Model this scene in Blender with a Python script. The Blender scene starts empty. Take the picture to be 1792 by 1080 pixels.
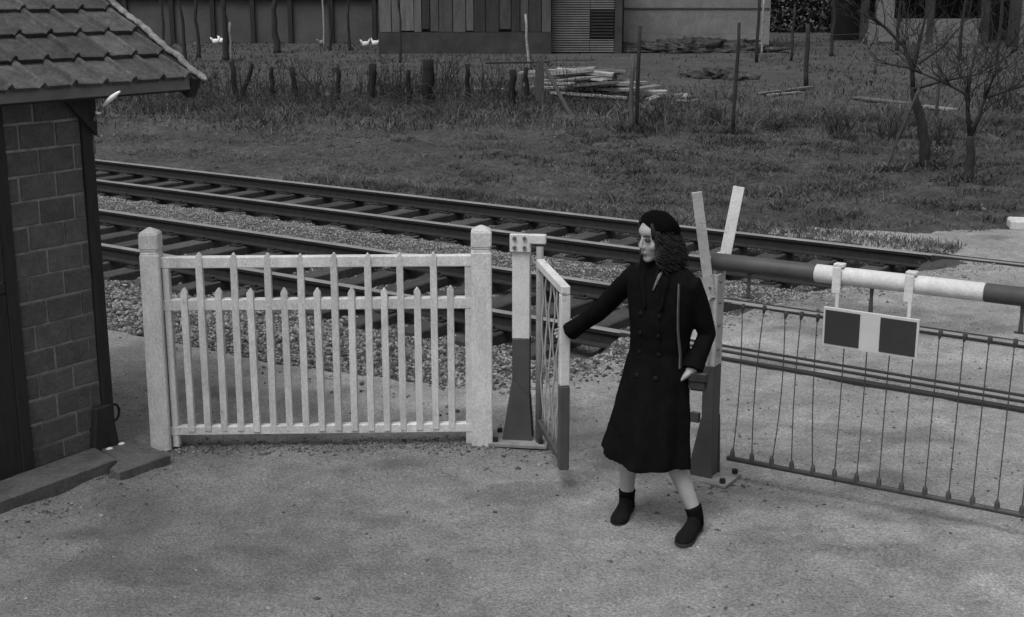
import bpy, bmesh, math, random
import numpy as np
from mathutils import Vector, Matrix
R = math.radians
random.seed(7); rng = np.random.default_rng(11)
scene = bpy.context.scene
C = scene.collection

# ------------------------------------------------------------------ camera
cam = bpy.data.cameras.new('camera'); camo = bpy.data.objects.new('camera', cam); C.objects.link(camo)
cam.sensor_width = 36.0; cam.lens = 2300 / 1792 * 36.0
cam.clip_start = 0.05; cam.clip_end = 2000
PITCH = math.atan(560 / 2300)
camo.location = (0, 0, 2.72); camo.rotation_euler = (math.pi / 2 - PITCH, 0, 0)
scene.camera = camo
# ------------------------------------------------------------------ sky (overcast, black and white film) and sun
SUN_EL, SUN_AZ = 62.0, 215.0          # azimuth clockwise from +Y
w = bpy.data.worlds.new('World'); scene.world = w; w.use_nodes = True
nt = w.node_tree; nt.nodes.clear()
sky = nt.nodes.new('ShaderNodeTexSky'); sky.sky_type = 'NISHITA'; sky.sun_disc = False
sky.sun_elevation = R(SUN_EL); sky.sun_rotation = R(SUN_AZ)
sky.air_density = 2.0; sky.dust_density = 6.0; sky.ozone_density = 1.0
bw = nt.nodes.new('ShaderNodeRGBToBW'); bg = nt.nodes.new('ShaderNodeBackground'); ow = nt.nodes.new('ShaderNodeOutputWorld')
bg.inputs['Strength'].default_value = 0.095
nt.links.new(sky.outputs[0], bw.inputs[0]); nt.links.new(bw.outputs[0], bg.inputs['Color']); nt.links.new(bg.outputs[0], ow.inputs['Surface'])
sun = bpy.data.lights.new('sun', 'SUN'); sun.energy = 1.3; sun.angle = R(28); sun.color = (1, 1, 1)
suno = bpy.data.objects.new('sun', sun); C.objects.link(suno)
_az = R(SUN_AZ); _el = R(SUN_EL)
sd = Vector((math.sin(_az) * math.cos(_el), math.cos(_az) * math.cos(_el), math.sin(_el)))
suno.rotation_euler = sd.to_track_quat('Z', 'Y').to_euler(); suno.location = (0, 0, 30)
scene.view_settings.view_transform = 'Standard'; scene.view_settings.look = 'None'
scene.view_settings.exposure = 0.35; scene.view_settings.gamma = 1.0; scene.view_settings.use_curve_mapping = False

# ------------------------------------------------------------------ numpy value noise
def _hash(ix, iy, iz, s):
    h = (ix * 374761393 + iy * 668265263 + iz * 2147483647 + s * 974711) & 0xFFFFFFFF
    h = ((h ^ (h >> 13)) * 1274126177) & 0xFFFFFFFF
    return ((h ^ (h >> 16)) & 0xFFFF) / 65535.0
def vnoise(x, y, z=0.0, s=0):
    x = np.asarray(x, float); y = np.asarray(y, float); z = np.asarray(z, float) + 0 * x
    ix = np.floor(x).astype(np.int64); iy = np.floor(y).astype(np.int64); iz = np.floor(z).astype(np.int64)
    fx, fy, fz = x - ix, y - iy, z - iz
    fx = fx * fx * (3 - 2 * fx); fy = fy * fy * (3 - 2 * fy); fz = fz * fz * (3 - 2 * fz)
    r = 0
    for a in (0, 1):
        for b in (0, 1):
            for c in (0, 1):
                r = r + _hash(ix + a, iy + b, iz + c, s) * (fx if a else 1 - fx) * (fy if b else 1 - fy) * (fz if c else 1 - fz)
    return r * 2 - 1
def fbm(x, y, z=0.0, o=4, s=0):
    t = 0; a = 1.0; n = 0; f = 1.0
    for i in range(o):
        t = t + a * vnoise(x * f, y * f, np.asarray(z) * f, s + i); n += a; a *= .5; f *= 2.03
    return t / n
def sstep(a, b, x):
    t = np.clip((x - a) / (b - a), 0, 1); return t * t * (3 - 2 * t)

# ------------------------------------------------------------------ materials (all greys: black and white photograph)
MATS = {}
def mat(name, v, rough=.85, var=.25, scale=6.0, bump=.2, bscale=60., metal=0., rand=0., wear=None, wscale=14., wlo=.56, stretch=None, spec=.35, tint=False, fine=0., bdist=.01, mid=None, speck=None):
    """grey procedural material: v base value; var broad mottling; fine fine speckle; rand per-object variation; wear = value showing through in chips"""
    if name in MATS: return MATS[name]
    m = bpy.data.materials.new(name); m.use_nodes = True; MATS[name] = m
    t = m.node_tree; N = t.nodes; L = t.links
    p = N['Principled BSDF']; p.inputs['Roughness'].default_value = rough; p.inputs['Metallic'].default_value = metal
    p.inputs['Specular IOR Level'].default_value = spec
    tc = N.new('ShaderNodeTexCoord'); mp = N.new('ShaderNodeMapping'); L.new(tc.outputs['Object'], mp.inputs['Vector'])
    if stretch: mp.inputs['Scale'].default_value = stretch
    oi = N.new('ShaderNodeObjectInfo'); ad = N.new('ShaderNodeVectorMath'); ad.operation = 'ADD'
    sc = N.new('ShaderNodeVectorMath'); sc.operation = 'SCALE'; cb = N.new('ShaderNodeCombineXYZ')
    for k in range(3): L.new(oi.outputs['Random'], cb.inputs[k])
    L.new(cb.outputs[0], sc.inputs[0]); sc.inputs['Scale'].default_value = 37.0 if rand else 0.0
    L.new(mp.outputs[0], ad.inputs[0]); L.new(sc.outputs[0], ad.inputs[1])
    vec = ad.outputs[0]
    def noise(s, d=5., r=.6):
        n = N.new('ShaderNodeTexNoise'); n.inputs['Scale'].default_value = s; n.inputs['Detail'].default_value = d; n.inputs['Roughness'].default_value = r
        L.new(vec, n.inputs['Vector']); return n.outputs['Fac']
    def mr(inp, a, b, c, d):
        n = N.new('ShaderNodeMapRange'); n.inputs[1].default_value = a; n.inputs[2].default_value = b; n.inputs[3].default_value = c; n.inputs[4].default_value = d
        L.new(inp, n.inputs[0]); return n.outputs[0]
    def mul(a, b):
        n = N.new('ShaderNodeMath'); n.operation = 'MULTIPLY'
        for k, q in enumerate((a, b)):
            if isinstance(q, (int, float)): n.inputs[k].default_value = q
            else: L.new(q, n.inputs[k])
        return n.outputs[0]
    val = mr(noise(scale), .3, .7, v * (1 - var), v * (1 + var))
    if mid: val = mul(val, mr(noise(mid[0], 6., .7), .32, .68, 1 - mid[1], 1 + mid[1]))
    if speck:
        vo = N.new('ShaderNodeTexVoronoi'); vo.inputs['Scale'].default_value = speck[0]; L.new(vec, vo.inputs['Vector'])
        sx = N.new('ShaderNodeSeparateColor'); L.new(vo.outputs['Color'], sx.inputs[0]); val = mul(val, mr(sx.outputs[0], 0, 1, 1 - speck[1], 1 + speck[1]))
    if fine: val = mul(val, mr(noise(bscale, 3.), .3, .7, 1 - fine, 1 + fine))
    if rand: val = mul(val, mr(oi.outputs['Random'], 0, 1, 1 - rand, 1 + rand))
    if tint:
        at = N.new('ShaderNodeAttribute'); at.attribute_name = 'tint'; val = mul(val, at.outputs['Fac'])
    if wear is not None:
        f = mr(noise(wscale, 8., .7), wlo, wlo + .05, 0, 1)
        mx = N.new('ShaderNodeMix'); mx.data_type = 'FLOAT'; L.new(f, mx.inputs[0]); L.new(val, mx.inputs[2]); mx.inputs[3].default_value = wear; val = mx.outputs[0]
    cc = N.new('ShaderNodeCombineColor')
    for k in range(3): L.new(val, cc.inputs[k])
    L.new(cc.outputs[0], p.inputs['Base Color'])
    if bump:
        b = N.new('ShaderNodeBump'); b.inputs['Strength'].default_value = bump; b.inputs['Distance'].default_value = bdist
        L.new(noise(bscale, 6., .65), b.inputs['Height']); L.new(b.outputs[0], p.inputs['Normal'])
    return m

M_road = mat('dirt', .265, .95, .30, .55, 1., 60., fine=.34, bdist=.03, mid=(5., .22), speck=(170., .24), tint=True)
M_field = mat('field_soil', .058, 1., .35, .5, 1., 18., fine=.5, bdist=.06, mid=(3.5, .4))
M_bed = mat('ballast_dust', .055, 1., .3, 3., .9, 40., fine=.4, bdist=.02)
M_stone = mat('ballast_stone', .19, .9, .25, 8., .3, 60., tint=True)
M_pebble = mat('pebble', .25, .9, .25, 8., .2, 80., tint=True)
M_grass = mat('grass_blades', .070, .8, .35, 1.2, 0, tint=True)
M_dry = mat('dry_stalks', .075, .9, .4, 1.0, 0, tint=True)
M_white = mat('white_paint', .54, .7, .10, 5., .25, 90., wear=.30, wscale=11., wlo=.63, fine=.10, mid=(16., .10))
M_conc = mat('white_concrete', .51, .85, .14, 3., .6, 110., wear=.27, wscale=13., wlo=.64, fine=.16, mid=(11., .14), stretch=(1, 1, .45), rand=.05)
M_red = mat('red_paint', .058, .55, .2, 6., .15, 60., wear=.03, wscale=12., wlo=.66)
M_steel = mat('dark_steel', .05, .6, .3, 9., .2, 60.)
M_wire = mat('wire', .045, .6, .2, 5., 0)
M_rust = mat('rusted_rail', .016, .8, .35, 12., .3, 50.)
M_railtop = mat('worn_rail_top', .20, .5, .25, 2., .1, 60., spec=.5)
M_sleeper = mat('sleeper_wood', .052, .95, .35, 2.5, .7, 22., rand=.3, stretch=(4, 1, 1), fine=.3)
M_brick = mat('wall_block', .088, .9, .22, 10., .6, 60., rand=.13, fine=.22, mid=(26., .14))
M_mortar = mat('mortar', .23, .95, .3, 14., .6, 50., fine=.2)
M_tile = mat('roof_tile_clay', .064, .9, .3, 9., .8, 45., rand=.3, fine=.25, mid=(22., .3), wear=.15, wscale=26., wlo=.66)
M_moss = mat('mossy_mortar', .19, 1., .45, 18., .9, 40., fine=.3)
M_darkwood = mat('dark_timber', .022, .8, .3, 6., .3, 40., stretch=(6, 6, 1))
M_fascia = mat('fascia_board', .14, .85, .25, 5., .3, 40.)
M_slab = mat('stone_slab', .10, .95, .3, 5., .6, 40., fine=.2)
M_enamel = mat('white_enamel', .93, .10, .02, 5., 0, spec=.8)
M_coat = mat('black_wool', .0058, 1., .25, 14., .4, 160., spec=.04)
M_beret = mat('black_felt', .0045, 1., .2, 20., .4, 160., spec=.03)
M_hair = mat('dark_hair', .014, .55, .4, 30., 0, spec=.3)
M_skin = mat('skin', .31, .65, .10, 18., .12, 140.)
M_eye_shade = mat('eye_and_socket_shade', .022, .5, .1, 10., 0)
M_lip = mat('lip', .085, .55, .1, 10., 0)
M_shoe = mat('shoe_suede', .006, .9, .3, 16., .4, 120., spec=.15)
M_sock = mat('sock_wool', .006, 1., .2, 20., .4, 160., spec=.05)
M_shirt = mat('white_cotton', .17, .9, .1, 14., .1, 90.)
M_strap = mat('strap_leather', .10, .6, .15, 20., .1, 80.)
M_bag = mat('bag_leather', .024, .6, .2, 20., .2, 60.)
M_button = mat('dull_button', .006, .6, .1, 10., 0, spec=.12)
M_post = mat('grey_post_wood', .055, .95, .35, 5., .6, 30., rand=.35, stretch=(5, 5, 1))
M_bark = mat('bark', .026, .95, .4, 9., .8, 24., stretch=(2, 2, .6))
M_barkpale = mat('pale_bark', .05, .95, .4, 9., .8, 24.)
M_plank = mat('barn_plank', .085, .95, .25, 1.2, .5, 8., rand=.65, stretch=(6, 6, .7), fine=.2)
M_barnbase = mat('barn_base', .042, .95, .3, 1.5, .6, 5.)
M_corr = mat('corrugated_sheet', .10, .7, .25, 1.5, .2, 8.)
M_plaster = mat('plaster_wall', .165, .95, .22, .5, .4, 10., fine=.15, mid=(2.2, .16))
M_dullplaster = mat('dull_plaster', .072, .95, .22, .7, .3, 10., fine=.15)
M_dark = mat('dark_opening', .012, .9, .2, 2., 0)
M_rooffar = mat('far_roof', .05, .9, .25, 1.5, .3, 6.)
M_palewall = mat('pale_wall', .17, .95, .25, .9, .3, 8.)
M_timber = mat('pile_timber', .19, .95, .4, 3., .6, 20., rand=.65, stretch=(1, 5, 5), mid=(7., .35), wear=.05, wscale=8., wlo=.6)
M_feather = mat('white_feathers', .75, .9, .1, 10., .3, 40.)
M_featherg = mat('grey_feathers', .22, .9, .3, 10., .3, 40.)
M_comb = mat('hen_comb', .12, .7, .1, 10., 0)
M_hedge = mat('hedge_leaves', .028, .9, .45, .6, 0, tint=True)
M_sign = mat('sign_white', .50, .6, .08, 6., .1, 60., wear=.3, wscale=10., wlo=.7)
M_signred = mat('sign_red', .032, .6, .15, 6., .1, 60.)

# ------------------------------------------------------------------ object helpers
def link(name, mesh, m=None, parent=None, loc=None, rotz=None, smooth=False):
    o = bpy.data.objects.new(name, mesh); C.objects.link(o)
    if m is not None and len(mesh.materials) == 0: mesh.materials.append(m)
    if parent is not None: o.parent = parent
    if loc is not None: o.location = loc
    if rotz is not None: o.rotation_euler = (0, 0, rotz)
    if smooth:
        mesh.polygons.foreach_set('use_smooth', np.ones(len(mesh.polygons), bool))
    return o
def tag(o, label=None, cat=None, group=None, kind=None):
    if label: o['label'] = label
    if cat: o['category'] = cat
    if group: o['group'] = group
    if kind: o['kind'] = kind
    return o
def thing(name, label, cat, loc=(0, 0, 0), rotz=0, group=None):
    o = bpy.data.objects.new(name, None); C.objects.link(o); o.location = loc; o.rotation_euler = (0, 0, rotz)
    o.empty_display_size = .1
    return tag(o, label, cat, group)
class MB:
    """collects boxes, tubes, lofts in one mesh"""
    def __init__(s): s.v = []; s.f = []; s.mi = []
    def add(s, vs, fs, mi=0):
        b = len(s.v); s.v += [tuple(q) for q in vs]; s.f += [tuple(i + b for i in q) for q in fs]; s.mi += [mi] * len(fs)
    def box(s, c, size, rot=None, mi=0, top=(1, 1)):
        """box centred at c; top scales the upper face in x,y"""
        hx, hy, hz = size[0] / 2, size[1] / 2, size[2] / 2
        vs = [Vector((x * hx * (top[0] if z > 0 else 1), y * hy * (top[1] if z > 0 else 1), z * hz)) for z in (-1, 1) for x, y in ((-1, -1), (1, -1), (1, 1), (-1, 1))]
        if rot is not None: vs = [rot @ q for q in vs]
        vs = [q + Vector(c) for q in vs]
        s.add(vs, [(3, 2, 1, 0), (4, 5, 6, 7), (0, 1, 5, 4), (1, 2, 6, 5), (2, 3, 7, 6), (3, 0, 4, 7)], mi)
    def bar(s, a, b, wx, wy, up=(0, 0, 1), mi=0):
        """rectangular bar from a to b"""
        a = Vector(a); b = Vector(b); d = b - a; z = d.normalized(); u = Vector(up)
        if abs(z.dot(u)) > .98: u = Vector((1, 0, 0))
        x = u.cross(z).normalized(); y = z.cross(x)
        m = Matrix((x, y, z)).transposed()
        s.box((a + b) / 2, (wx, wy, d.length), m, mi)
    def tube(s, pts, rad, n=8, mi=0, cap=True):
        pts = [Vector(q) for q in pts]; k = len(pts)
        if not hasattr(rad, '__len__'): rad = [rad] * k
        rings = []; x = None
        for i, q in enumerate(pts):
            t = (pts[min(i + 1, k - 1)] - pts[max(i - 1, 0)]).normalized()
            if x is None:
                u = Vector((0, 0, 1)) if abs(t.z) < .9 else Vector((1, 0, 0)); x = u.cross(t).normalized()
            else:
                x = (x - t * x.dot(t)).normalized()
            y = t.cross(x)
            rings.append([q + (x * math.cos(2 * math.pi * j / n) + y * math.sin(2 * math.pi * j / n)) * rad[i] for j in range(n)])
        s.rings(rings, cap, mi)
    def rings(s, rings, cap=True, mi=0):
        n = len(rings[0]); k = len(rings); vs = [q for r in rings for q in r]; fs = []
        for i in range(k - 1):
            for j in range(n):
                fs.append((i * n + j, i * n + (j + 1) % n, (i + 1) * n + (j + 1) % n, (i + 1) * n + j))
        if cap:
            fs.append(tuple(reversed(range(n)))); fs.append(tuple((k - 1) * n + j for j in range(n)))
        s.add(vs, fs, mi)
    def ell(s, c, r, rot=None, nu=14, nv=10, mi=0):
        c = Vector(c); rings = []
        for i in range(nv + 1):
            th = math.pi * i / nv; th = min(max(th, .02), math.pi - .02)
            ring = []
            for j in range(nu):
                ph = 2 * math.pi * j / nu
                q = Vector((r[0] * math.sin(th) * math.cos(ph), r[1] * math.sin(th) * math.sin(ph), -r[2] * math.cos(th)))
                if rot is not None: q = rot @ q
                ring.append(q + c)
            rings.append(ring)
        s.rings(rings, True, mi)
    def prism(s, poly, z0, z1, mi=0):
        """poly in x,y extruded in z"""
        n = len(poly)
        s.add([(x, y, z0) for x, y in poly] + [(x, y, z1) for x, y in poly],
              [tuple(reversed(range(n))), tuple(range(n, 2 * n))] + [(i, (i + 1) % n, n + (i + 1) % n, n + i) for i in range(n)], mi)
    def mesh(s, name='mesh', mats=None, bevel=0, seg=1, fixn=True):
        me = bpy.data.meshes.new(name); me.from_pydata(s.v, [], s.f)
        if mats:
            for q in mats: me.materials.append(q)
            me.polygons.foreach_set('material_index', np.array(s.mi, dtype=np.int32))
        bm = bmesh.new(); bm.from_mesh(me)
        if fixn: bmesh.ops.recalc_face_normals(bm, faces=bm.faces[:])
        if bevel:
            bmesh.ops.bevel(bm, geom=[e for e in bm.edges if e.is_manifold and e.calc_face_angle(0) > .5], offset=bevel, segments=seg, affect='EDGES', clamp_overlap=True)
        bm.to_mesh(me); bm.free(); me.update()
        return me
def npmesh(name, V, F, tint=None, smooth=False):
    """V (n,3), F (m,k) arrays -> mesh, quick"""
    me = bpy.data.meshes.new(name); k = F.shape[1]
    me.vertices.add(len(V)); me.vertices.foreach_set('co', np.ascontiguousarray(V, np.float32).ravel())
    me.loops.add(F.size); me.loops.foreach_set('vertex_index', np.ascontiguousarray(F, np.int32).ravel())
    me.polygons.add(len(F)); me.polygons.foreach_set('loop_start', np.arange(0, F.size, k, dtype=np.int32))
    if smooth: me.polygons.foreach_set('use_smooth', np.ones(len(F), bool))
    if tint is not None:
        a = me.attributes.new('tint', 'FLOAT', 'POINT'); a.data.foreach_set('value', np.ascontiguousarray(tint, np.float32))
    me.update(calc_edges=True); me.validate(); return me
def remeshed(mb, voxel, smooth=6, fac=.5, fn=None):
    """union of everything in mb as one continuous skin"""
    me = mb.mesh('tmp'); o = bpy.data.objects.new('tmp', me); C.objects.link(o)
    r = o.modifiers.new('r', 'REMESH'); r.mode = 'VOXEL'; r.voxel_size = voxel
    if smooth:
        q = o.modifiers.new('s', 'SMOOTH'); q.iterations = smooth; q.factor = fac
    dg = bpy.context.evaluated_depsgraph_get(); out = bpy.data.meshes.new_from_object(o.evaluated_get(dg))
    bpy.data.objects.remove(o); bpy.data.meshes.remove(me)
    if fn:
        co = np.empty(len(out.vertices) * 3, np.float32); out.vertices.foreach_get('co', co); co = fn(co.reshape(-1, 3)); out.vertices.foreach_set('co', co.astype(np.float32).ravel()); out.update()
    out.materials.clear()
    return out

# ------------------------------------------------------------------ ground: one sheet, grid laid along the tracks (u along, v across)
TH = R(-35); EU = np.array([math.cos(TH), math.sin(TH)]); EV = np.array([-EU[1], EU[0]])
def uv2xy(u, v): return u * EU[0] + v * EV[0], u * EU[1] + v * EV[1]
def xy2uv(x, y): return x * EU[0] + y * EU[1], x * EV[0] + y * EV[1]
T2, T1, HG = 9.76, 12.93, .7425        # track centre lines, half gauge to rail centre
RAILS = [T2 - HG, T2 + HG, T1 - HG, T1 + HG]
BV = [6.55, 6.65, 6.72, 7.05, 7.9, 8.6, 9.3, 10.1, 11.0, 12.7, 13.4, 14.0]
BU = [-40., -9., -6.8, -5.4, -4.9, -4.85, -5.15, -4.75, -4.45, -3.95, -3.7, -4.3]
def ballast_edge(v): return np.interp(v, BV, BU)                       # ballast lies left of this u
def field_edge(u): return np.interp(u, [-40, -9, -6, -4.8, -3.8, -2.5, 0, 20], [13.95, 13.95, 14.2, 14.8, 15.8, 17.5, 22, 60])
def zone(u, v):
    """0 road, 1 ballast, 2 field"""
    n = .16 * fbm(u * 1.7, v * 1.7, 0, 4, 3) + .05 * fbm(u * 9, v * 9, 0, 2, 9)
    z = np.zeros_like(u)
    z[(u < ballast_edge(v) + n) & (v > 6.55) & (v < 13.95 + n * .6)] = 1
    z[(v > field_edge(u) + n * 1.6)] = 2
    z[(z == 0) & (v > 13.3) & (v < 16) & (u < -6.2)] = 2
    return z
def base_z(u, v):
    z = .012 * fbm(u * .9, v * .9, 0, 3, 1) + .018 * fbm(u * 4.3, v * 4.3, 0, 4, 2)
    d = ballast_edge(v) + .08 * fbm(u * 2, v * 2, 0, 3, 3) - u
    inb = sstep(0, .55, d) * sstep(6.5, 7.0, v) * (1 - sstep(13.75, 14.15, v))
    prof = np.interp(v, [6.4, 7.0, 7.9, 8.5, 8.7, 10.75, 11.0, 11.35, 11.8, 12.0, 13.8, 14.2], [-.02, -.05, -.15, -.22, -.265, -.265, -.15, -.10, -.14, -.265, -.265, -.06])
    z = z * (1 - inb) + inb * (prof + .02 * fbm(u * 6, v * 6, 0, 2, 5))
    fz = sstep(0, .8, v - field_edge(u))
    z = z + fz * (.05 * fbm(u * 1.1, v * 1.1, 0, 4, 6) + .075 * np.abs(fbm(u * 2.6, v * 2.6, 0, 4, 8)) + .03 * fbm(u * 7, v * 7, 0, 2, 9))
    # worn hollows in the road
    rd = (1 - inb) * (1 - fz)
    z = z - rd * .02 * sstep(.2, .6, fbm(u * .7 + 5, v * .7, 0, 3, 12))
    nr = np.zeros_like(z)
    for q in RAILS: nr = np.maximum(nr, 1 - sstep(.12, .5, np.abs(v - q)))
    z = z * (1 - rd * nr * .9) - rd * nr * .008
    return z
def ground_z(x, y):
    u, v = xy2uv(np.asarray(x, float), np.asarray(y, float)); return base_z(u, v)
def grow(a, step, lim, sgn):
    out = []; x = a
    while abs(x - a) < lim: step *= 1.22; x += sgn * step; out.append(x)
    return out
us = list(np.arange(-24, 2.001, .06)); us = sorted(grow(-24, .06, 500, -1)) + us + grow(2, .05, 500, 1)
vs_ = list(np.arange(2.4, 16.5, .05))
for r_, g in zip(RAILS, (1, -1, 1, -1)):
    vs_ = [q for q in vs_ if not (r_ - .16 < q < r_ + .16)]
    vs_ += [r_ - .16, r_ + .16, r_ - g * .055, r_ - g * .04, r_, r_ + g * .042, r_ + g * .098, r_ + g * .108, r_ - g * .1]
vs_ = [q for q in vs_ if not (8.68 < q < 8.80)] + [8.68, 8.715, 8.725, 8.765, 8.775, 8.8]
vs_ = sorted(vs_); vs_ = sorted(grow(2.4, .05, 60, -1)) + vs_ + list(np.arange(16.55, 31, .10)) + grow(31, .10, 600, 1)
U, V = np.meshgrid(np.array(us), np.array(vs_)); Z = base_z(U, V); ZO = zone(U, V)
isroad = (ZO == 0) & (U > ballast_edge(V) + .12)
for r_, g in zip(RAILS, (1, -1, 1, -1)):
    o = (V - r_) * g
    Z = np.where((o > -.05) & (o < .103), np.minimum(Z, np.where((o > -.05) & (o < .04), -.19, -.07)), Z)
Z = np.where((V > 8.72) & (V < 8.77) & isroad & (U < 4), -.05, Z)
X, Yc = uv2xy(U, V)
nv, nu = U.shape
verts = np.stack([X, Yc, Z], -1).reshape(-1, 3)
idx = np.arange(nv * nu).reshape(nv, nu)
quads = np.stack([idx[:-1, :-1], idx[:-1, 1:], idx[1:, 1:], idx[1:, :-1]], -1).reshape(-1, 4)
uc = (U[:-1, :-1] + U[1:, 1:]) / 2; vc = (V[:-1, :-1] + V[1:, 1:]) / 2
fz = zone(uc, vc).ravel()
for k, nm, m in ((0, 'dirt_road', M_road), (1, 'ballast_bed', M_bed), (2, 'ground', M_field)):
    q = quads[fz == k]; used, inv = np.unique(q, return_inverse=True)
    P_ = verts[used]; tn = None
    if k == 0:   # darker yard earth by the hut, pale gravelled road to the right and behind the fence
        nn_ = .8 * fbm(P_[:, 0] * .8, P_[:, 1] * .8, 0, 4, 200) + .25 * fbm(P_[:, 0] * 4, P_[:, 1] * 4, 0, 3, 201)
        st_ = 1 - .30 * sstep(.12, .42, fbm(P_[:, 0] * 1.5 + 3, P_[:, 1] * 2.2, 0, 4, 210)) + .20 * sstep(.15, .45, fbm(P_[:, 0] * 1.1 - 7, P_[:, 1] * 1.9, 0, 4, 211))
        tn = .74 + .36 * np.maximum(sstep(-1.6, 1.6, P_[:, 0] + 1.4 * nn_), sstep(7.5, 8.0, P_[:, 1] + .3 * nn_))
        tn = tn * st_
    o = link(nm, npmesh(nm, P_, inv.reshape(-1, 4), tn, smooth=True), m); tag(o, kind='structure')

# ------------------------------------------------------------------ ballast stones, road pebbles
def ico():
    bm = bmesh.new(); bmesh.ops.create_icosphere(bm, subdivisions=1, radius=1)
    v = np.array([q.co[:] for q in bm.verts]); f = np.array([[q.index for q in p.verts] for p in bm.faces]); bm.free(); return v, f
ICV, ICF = ico()
OV_ = np.array([[1, 0, 0], [-1, 0, 0], [0, 1, 0], [0, -1, 0], [0, 0, 1], [0, 0, -1.]]); OF_ = np.array([[0, 2, 4], [2, 1, 4], [1, 3, 4], [3, 0, 4], [2, 0, 5], [1, 2, 5], [3, 1, 5], [0, 3, 5]])
def stones(name, P, size, flat, m, tlo, thi, label, cat, lift=.2, low=False, pw=2.0):
    n = len(P); IV, IF = (OV_, OF_) if low else (ICV, ICF)
    v = IV[None] * rng.uniform(.5, 1.25, (n, len(IV), 1))
    v = v * np.stack([rng.uniform(.7, 1.3, n), rng.uniform(.7, 1.2, n), rng.uniform(*flat, n)], -1)[:, None] * size[:, None, None]
    a = rng.uniform(0, 6.283, n); c, s = np.cos(a)[:, None], np.sin(a)[:, None]
    tl = rng.normal(0, .5, (n, 1))
    x = v[..., 0]; z = v[..., 2]; ct, st = np.cos(tl), np.sin(tl)
    x, z = x * ct - z * st, x * st + z * ct
    xx = x * c - v[..., 1] * s; yy = x * s + v[..., 1] * c
    v = np.stack([xx, yy, z + size[:, None] * lift], -1) + P[:, None]
    f = (IF[None] + (np.arange(n) * len(IV))[:, None, None]).reshape(-1, 3)
    t = np.repeat(tlo + (thi - tlo) * rng.random(n) ** pw, len(IV))
    o = link(name, npmesh(name, v.reshape(-1, 3), f, t), m); tag(o, label, cat, kind='stuff'); return o
n = 190000
u = rng.uniform(-18, -4.0, n); v = rng.uniform(6.5, 14.1, n); k = (v > 9) | (u > -11.5); u, v = u[k], v[k]; n = len(u)
k = (zone(u, v) == 1)
for r_ in RAILS: k &= np.abs(v - r_) > .085
# sleepers keep their tops clear
SP = .585
def on_sleeper(u, v):
    a = np.zeros_like(u, bool)
    for t in (T1, T2): a |= (np.abs(v - t) < 1.2) & (np.abs(((u + 5.3 + SP / 2) % SP) - SP / 2) < .13)
    return a
k &= ~(on_sleeper(u, v) & (rng.random(n) > .04))
u, v = u[k], v[k]
ue = rng.uniform(-12, -4.5, 1500); ve = rng.uniform(6.3, 13.6, 1500); sh_ = np.abs(rng.normal(0, .2, 1500)); nst = len(u)
ve = np.where(ve < 6.9, 6.75 - sh_, ve); ue = np.where(ve < 6.9, ue, ballast_edge(ve) + sh_ * 1.2)
ke = (np.abs(ve - RAILS[0]) > .13) & (np.abs(ve - RAILS[1]) > .13) & (np.abs(ve - RAILS[2]) > .13) & (np.abs(ve - RAILS[3]) > .13)
u = np.r_[u, ue[ke]]; v = np.r_[v, ve[ke]]
near = v < 8.9
keep = near | (rng.random(len(u)) < np.where((v > 10.9) & (v < 11.95), .95, .65)); u, v, near = u[keep], v[keep], near[keep]
x, y = uv2xy(u, v); size = np.where(near, rng.uniform(.008, .021, len(u)) * rng.uniform(.8, 1.25, len(u)), rng.uniform(.008, .017, len(u))) * np.where(rng.random(len(u)) < .04, 1.6, 1)
for nm_, kk_, lab_ in (('ballast_stones', near, 'loose grey ballast stones between the picket fence and the near track'), ('track_ballast', ~near, 'finer pale ballast in and between the railway tracks')):
    stones(nm_, np.stack([x, y, base_z(u, v)], -1)[kk_], size[kk_], (.5, .95), M_stone, *((.22, 1.55) if nm_ == 'ballast_stones' else (.55, 1.75)), lab_, 'ballast', low=(nm_ == 'track_ballast'), pw=1.7)
n = 26000
u = rng.uniform(-8, 1.5, n); v = rng.uniform(2.8, 14.5, n); k = zone(u, v) == 0; 
dens = sstep(-.25, .5, fbm(u * .9, v * .9, 0, 3, 31)); k &= rng.random(n) < .25 + .75 * dens
k &= ~((np.abs(v - RAILS[0]) < .12) | (np.abs(v - RAILS[1]) < .12))
u, v = u[k], v[k]; x, y = uv2xy(u, v)
size = .0035 + .011 * rng.random(len(u)) ** 4
stones('road_gravel', np.stack([x, y, base_z(u, v)], -1), size, (.4, .8), M_pebble, .35, 1.7, 'fine gravel scattered over the dirt road', 'gravel', .15, low=True)
# clods and rubble: along the fence foot, by the slabs and the barrier posts
n = 2600; t = rng.random(n); fx_ = -2.2 + 2.1 * t; fy_ = 7.58 + .07 * t + rng.normal(0, .07, n)
n2 = 900; a = rng.random(n2) * 6.28; rr_ = np.abs(rng.normal(0, .22, n2)); cx = rng.choice([-2.25, 1.2, .1, -2.5], n2); cy = np.where(cx == -2.25, 7.15, np.where(cx == 1.2, 6.98, np.where(cx == .1, 7.55, 6.6)))
x = np.r_[fx_, cx + rr_ * np.cos(a) * 1.6, rng.uniform(-2.6, 3.2, 420)]; y = np.r_[fy_, cy + rr_ * np.sin(a), rng.uniform(4.9, 8.6, 420)]
size = .004 + .014 * rng.random(len(x)) ** 3
stones('clods', np.stack([x, y, ground_z(x, y)], -1), size, (.35, .7), mat('clod_earth', .16, 1., .3, 8., .5, 80., tint=True), .35, 1.5, 'crumbled earth and rubble at the foot of the fence and posts', 'rubble', .1, low=True)

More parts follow.
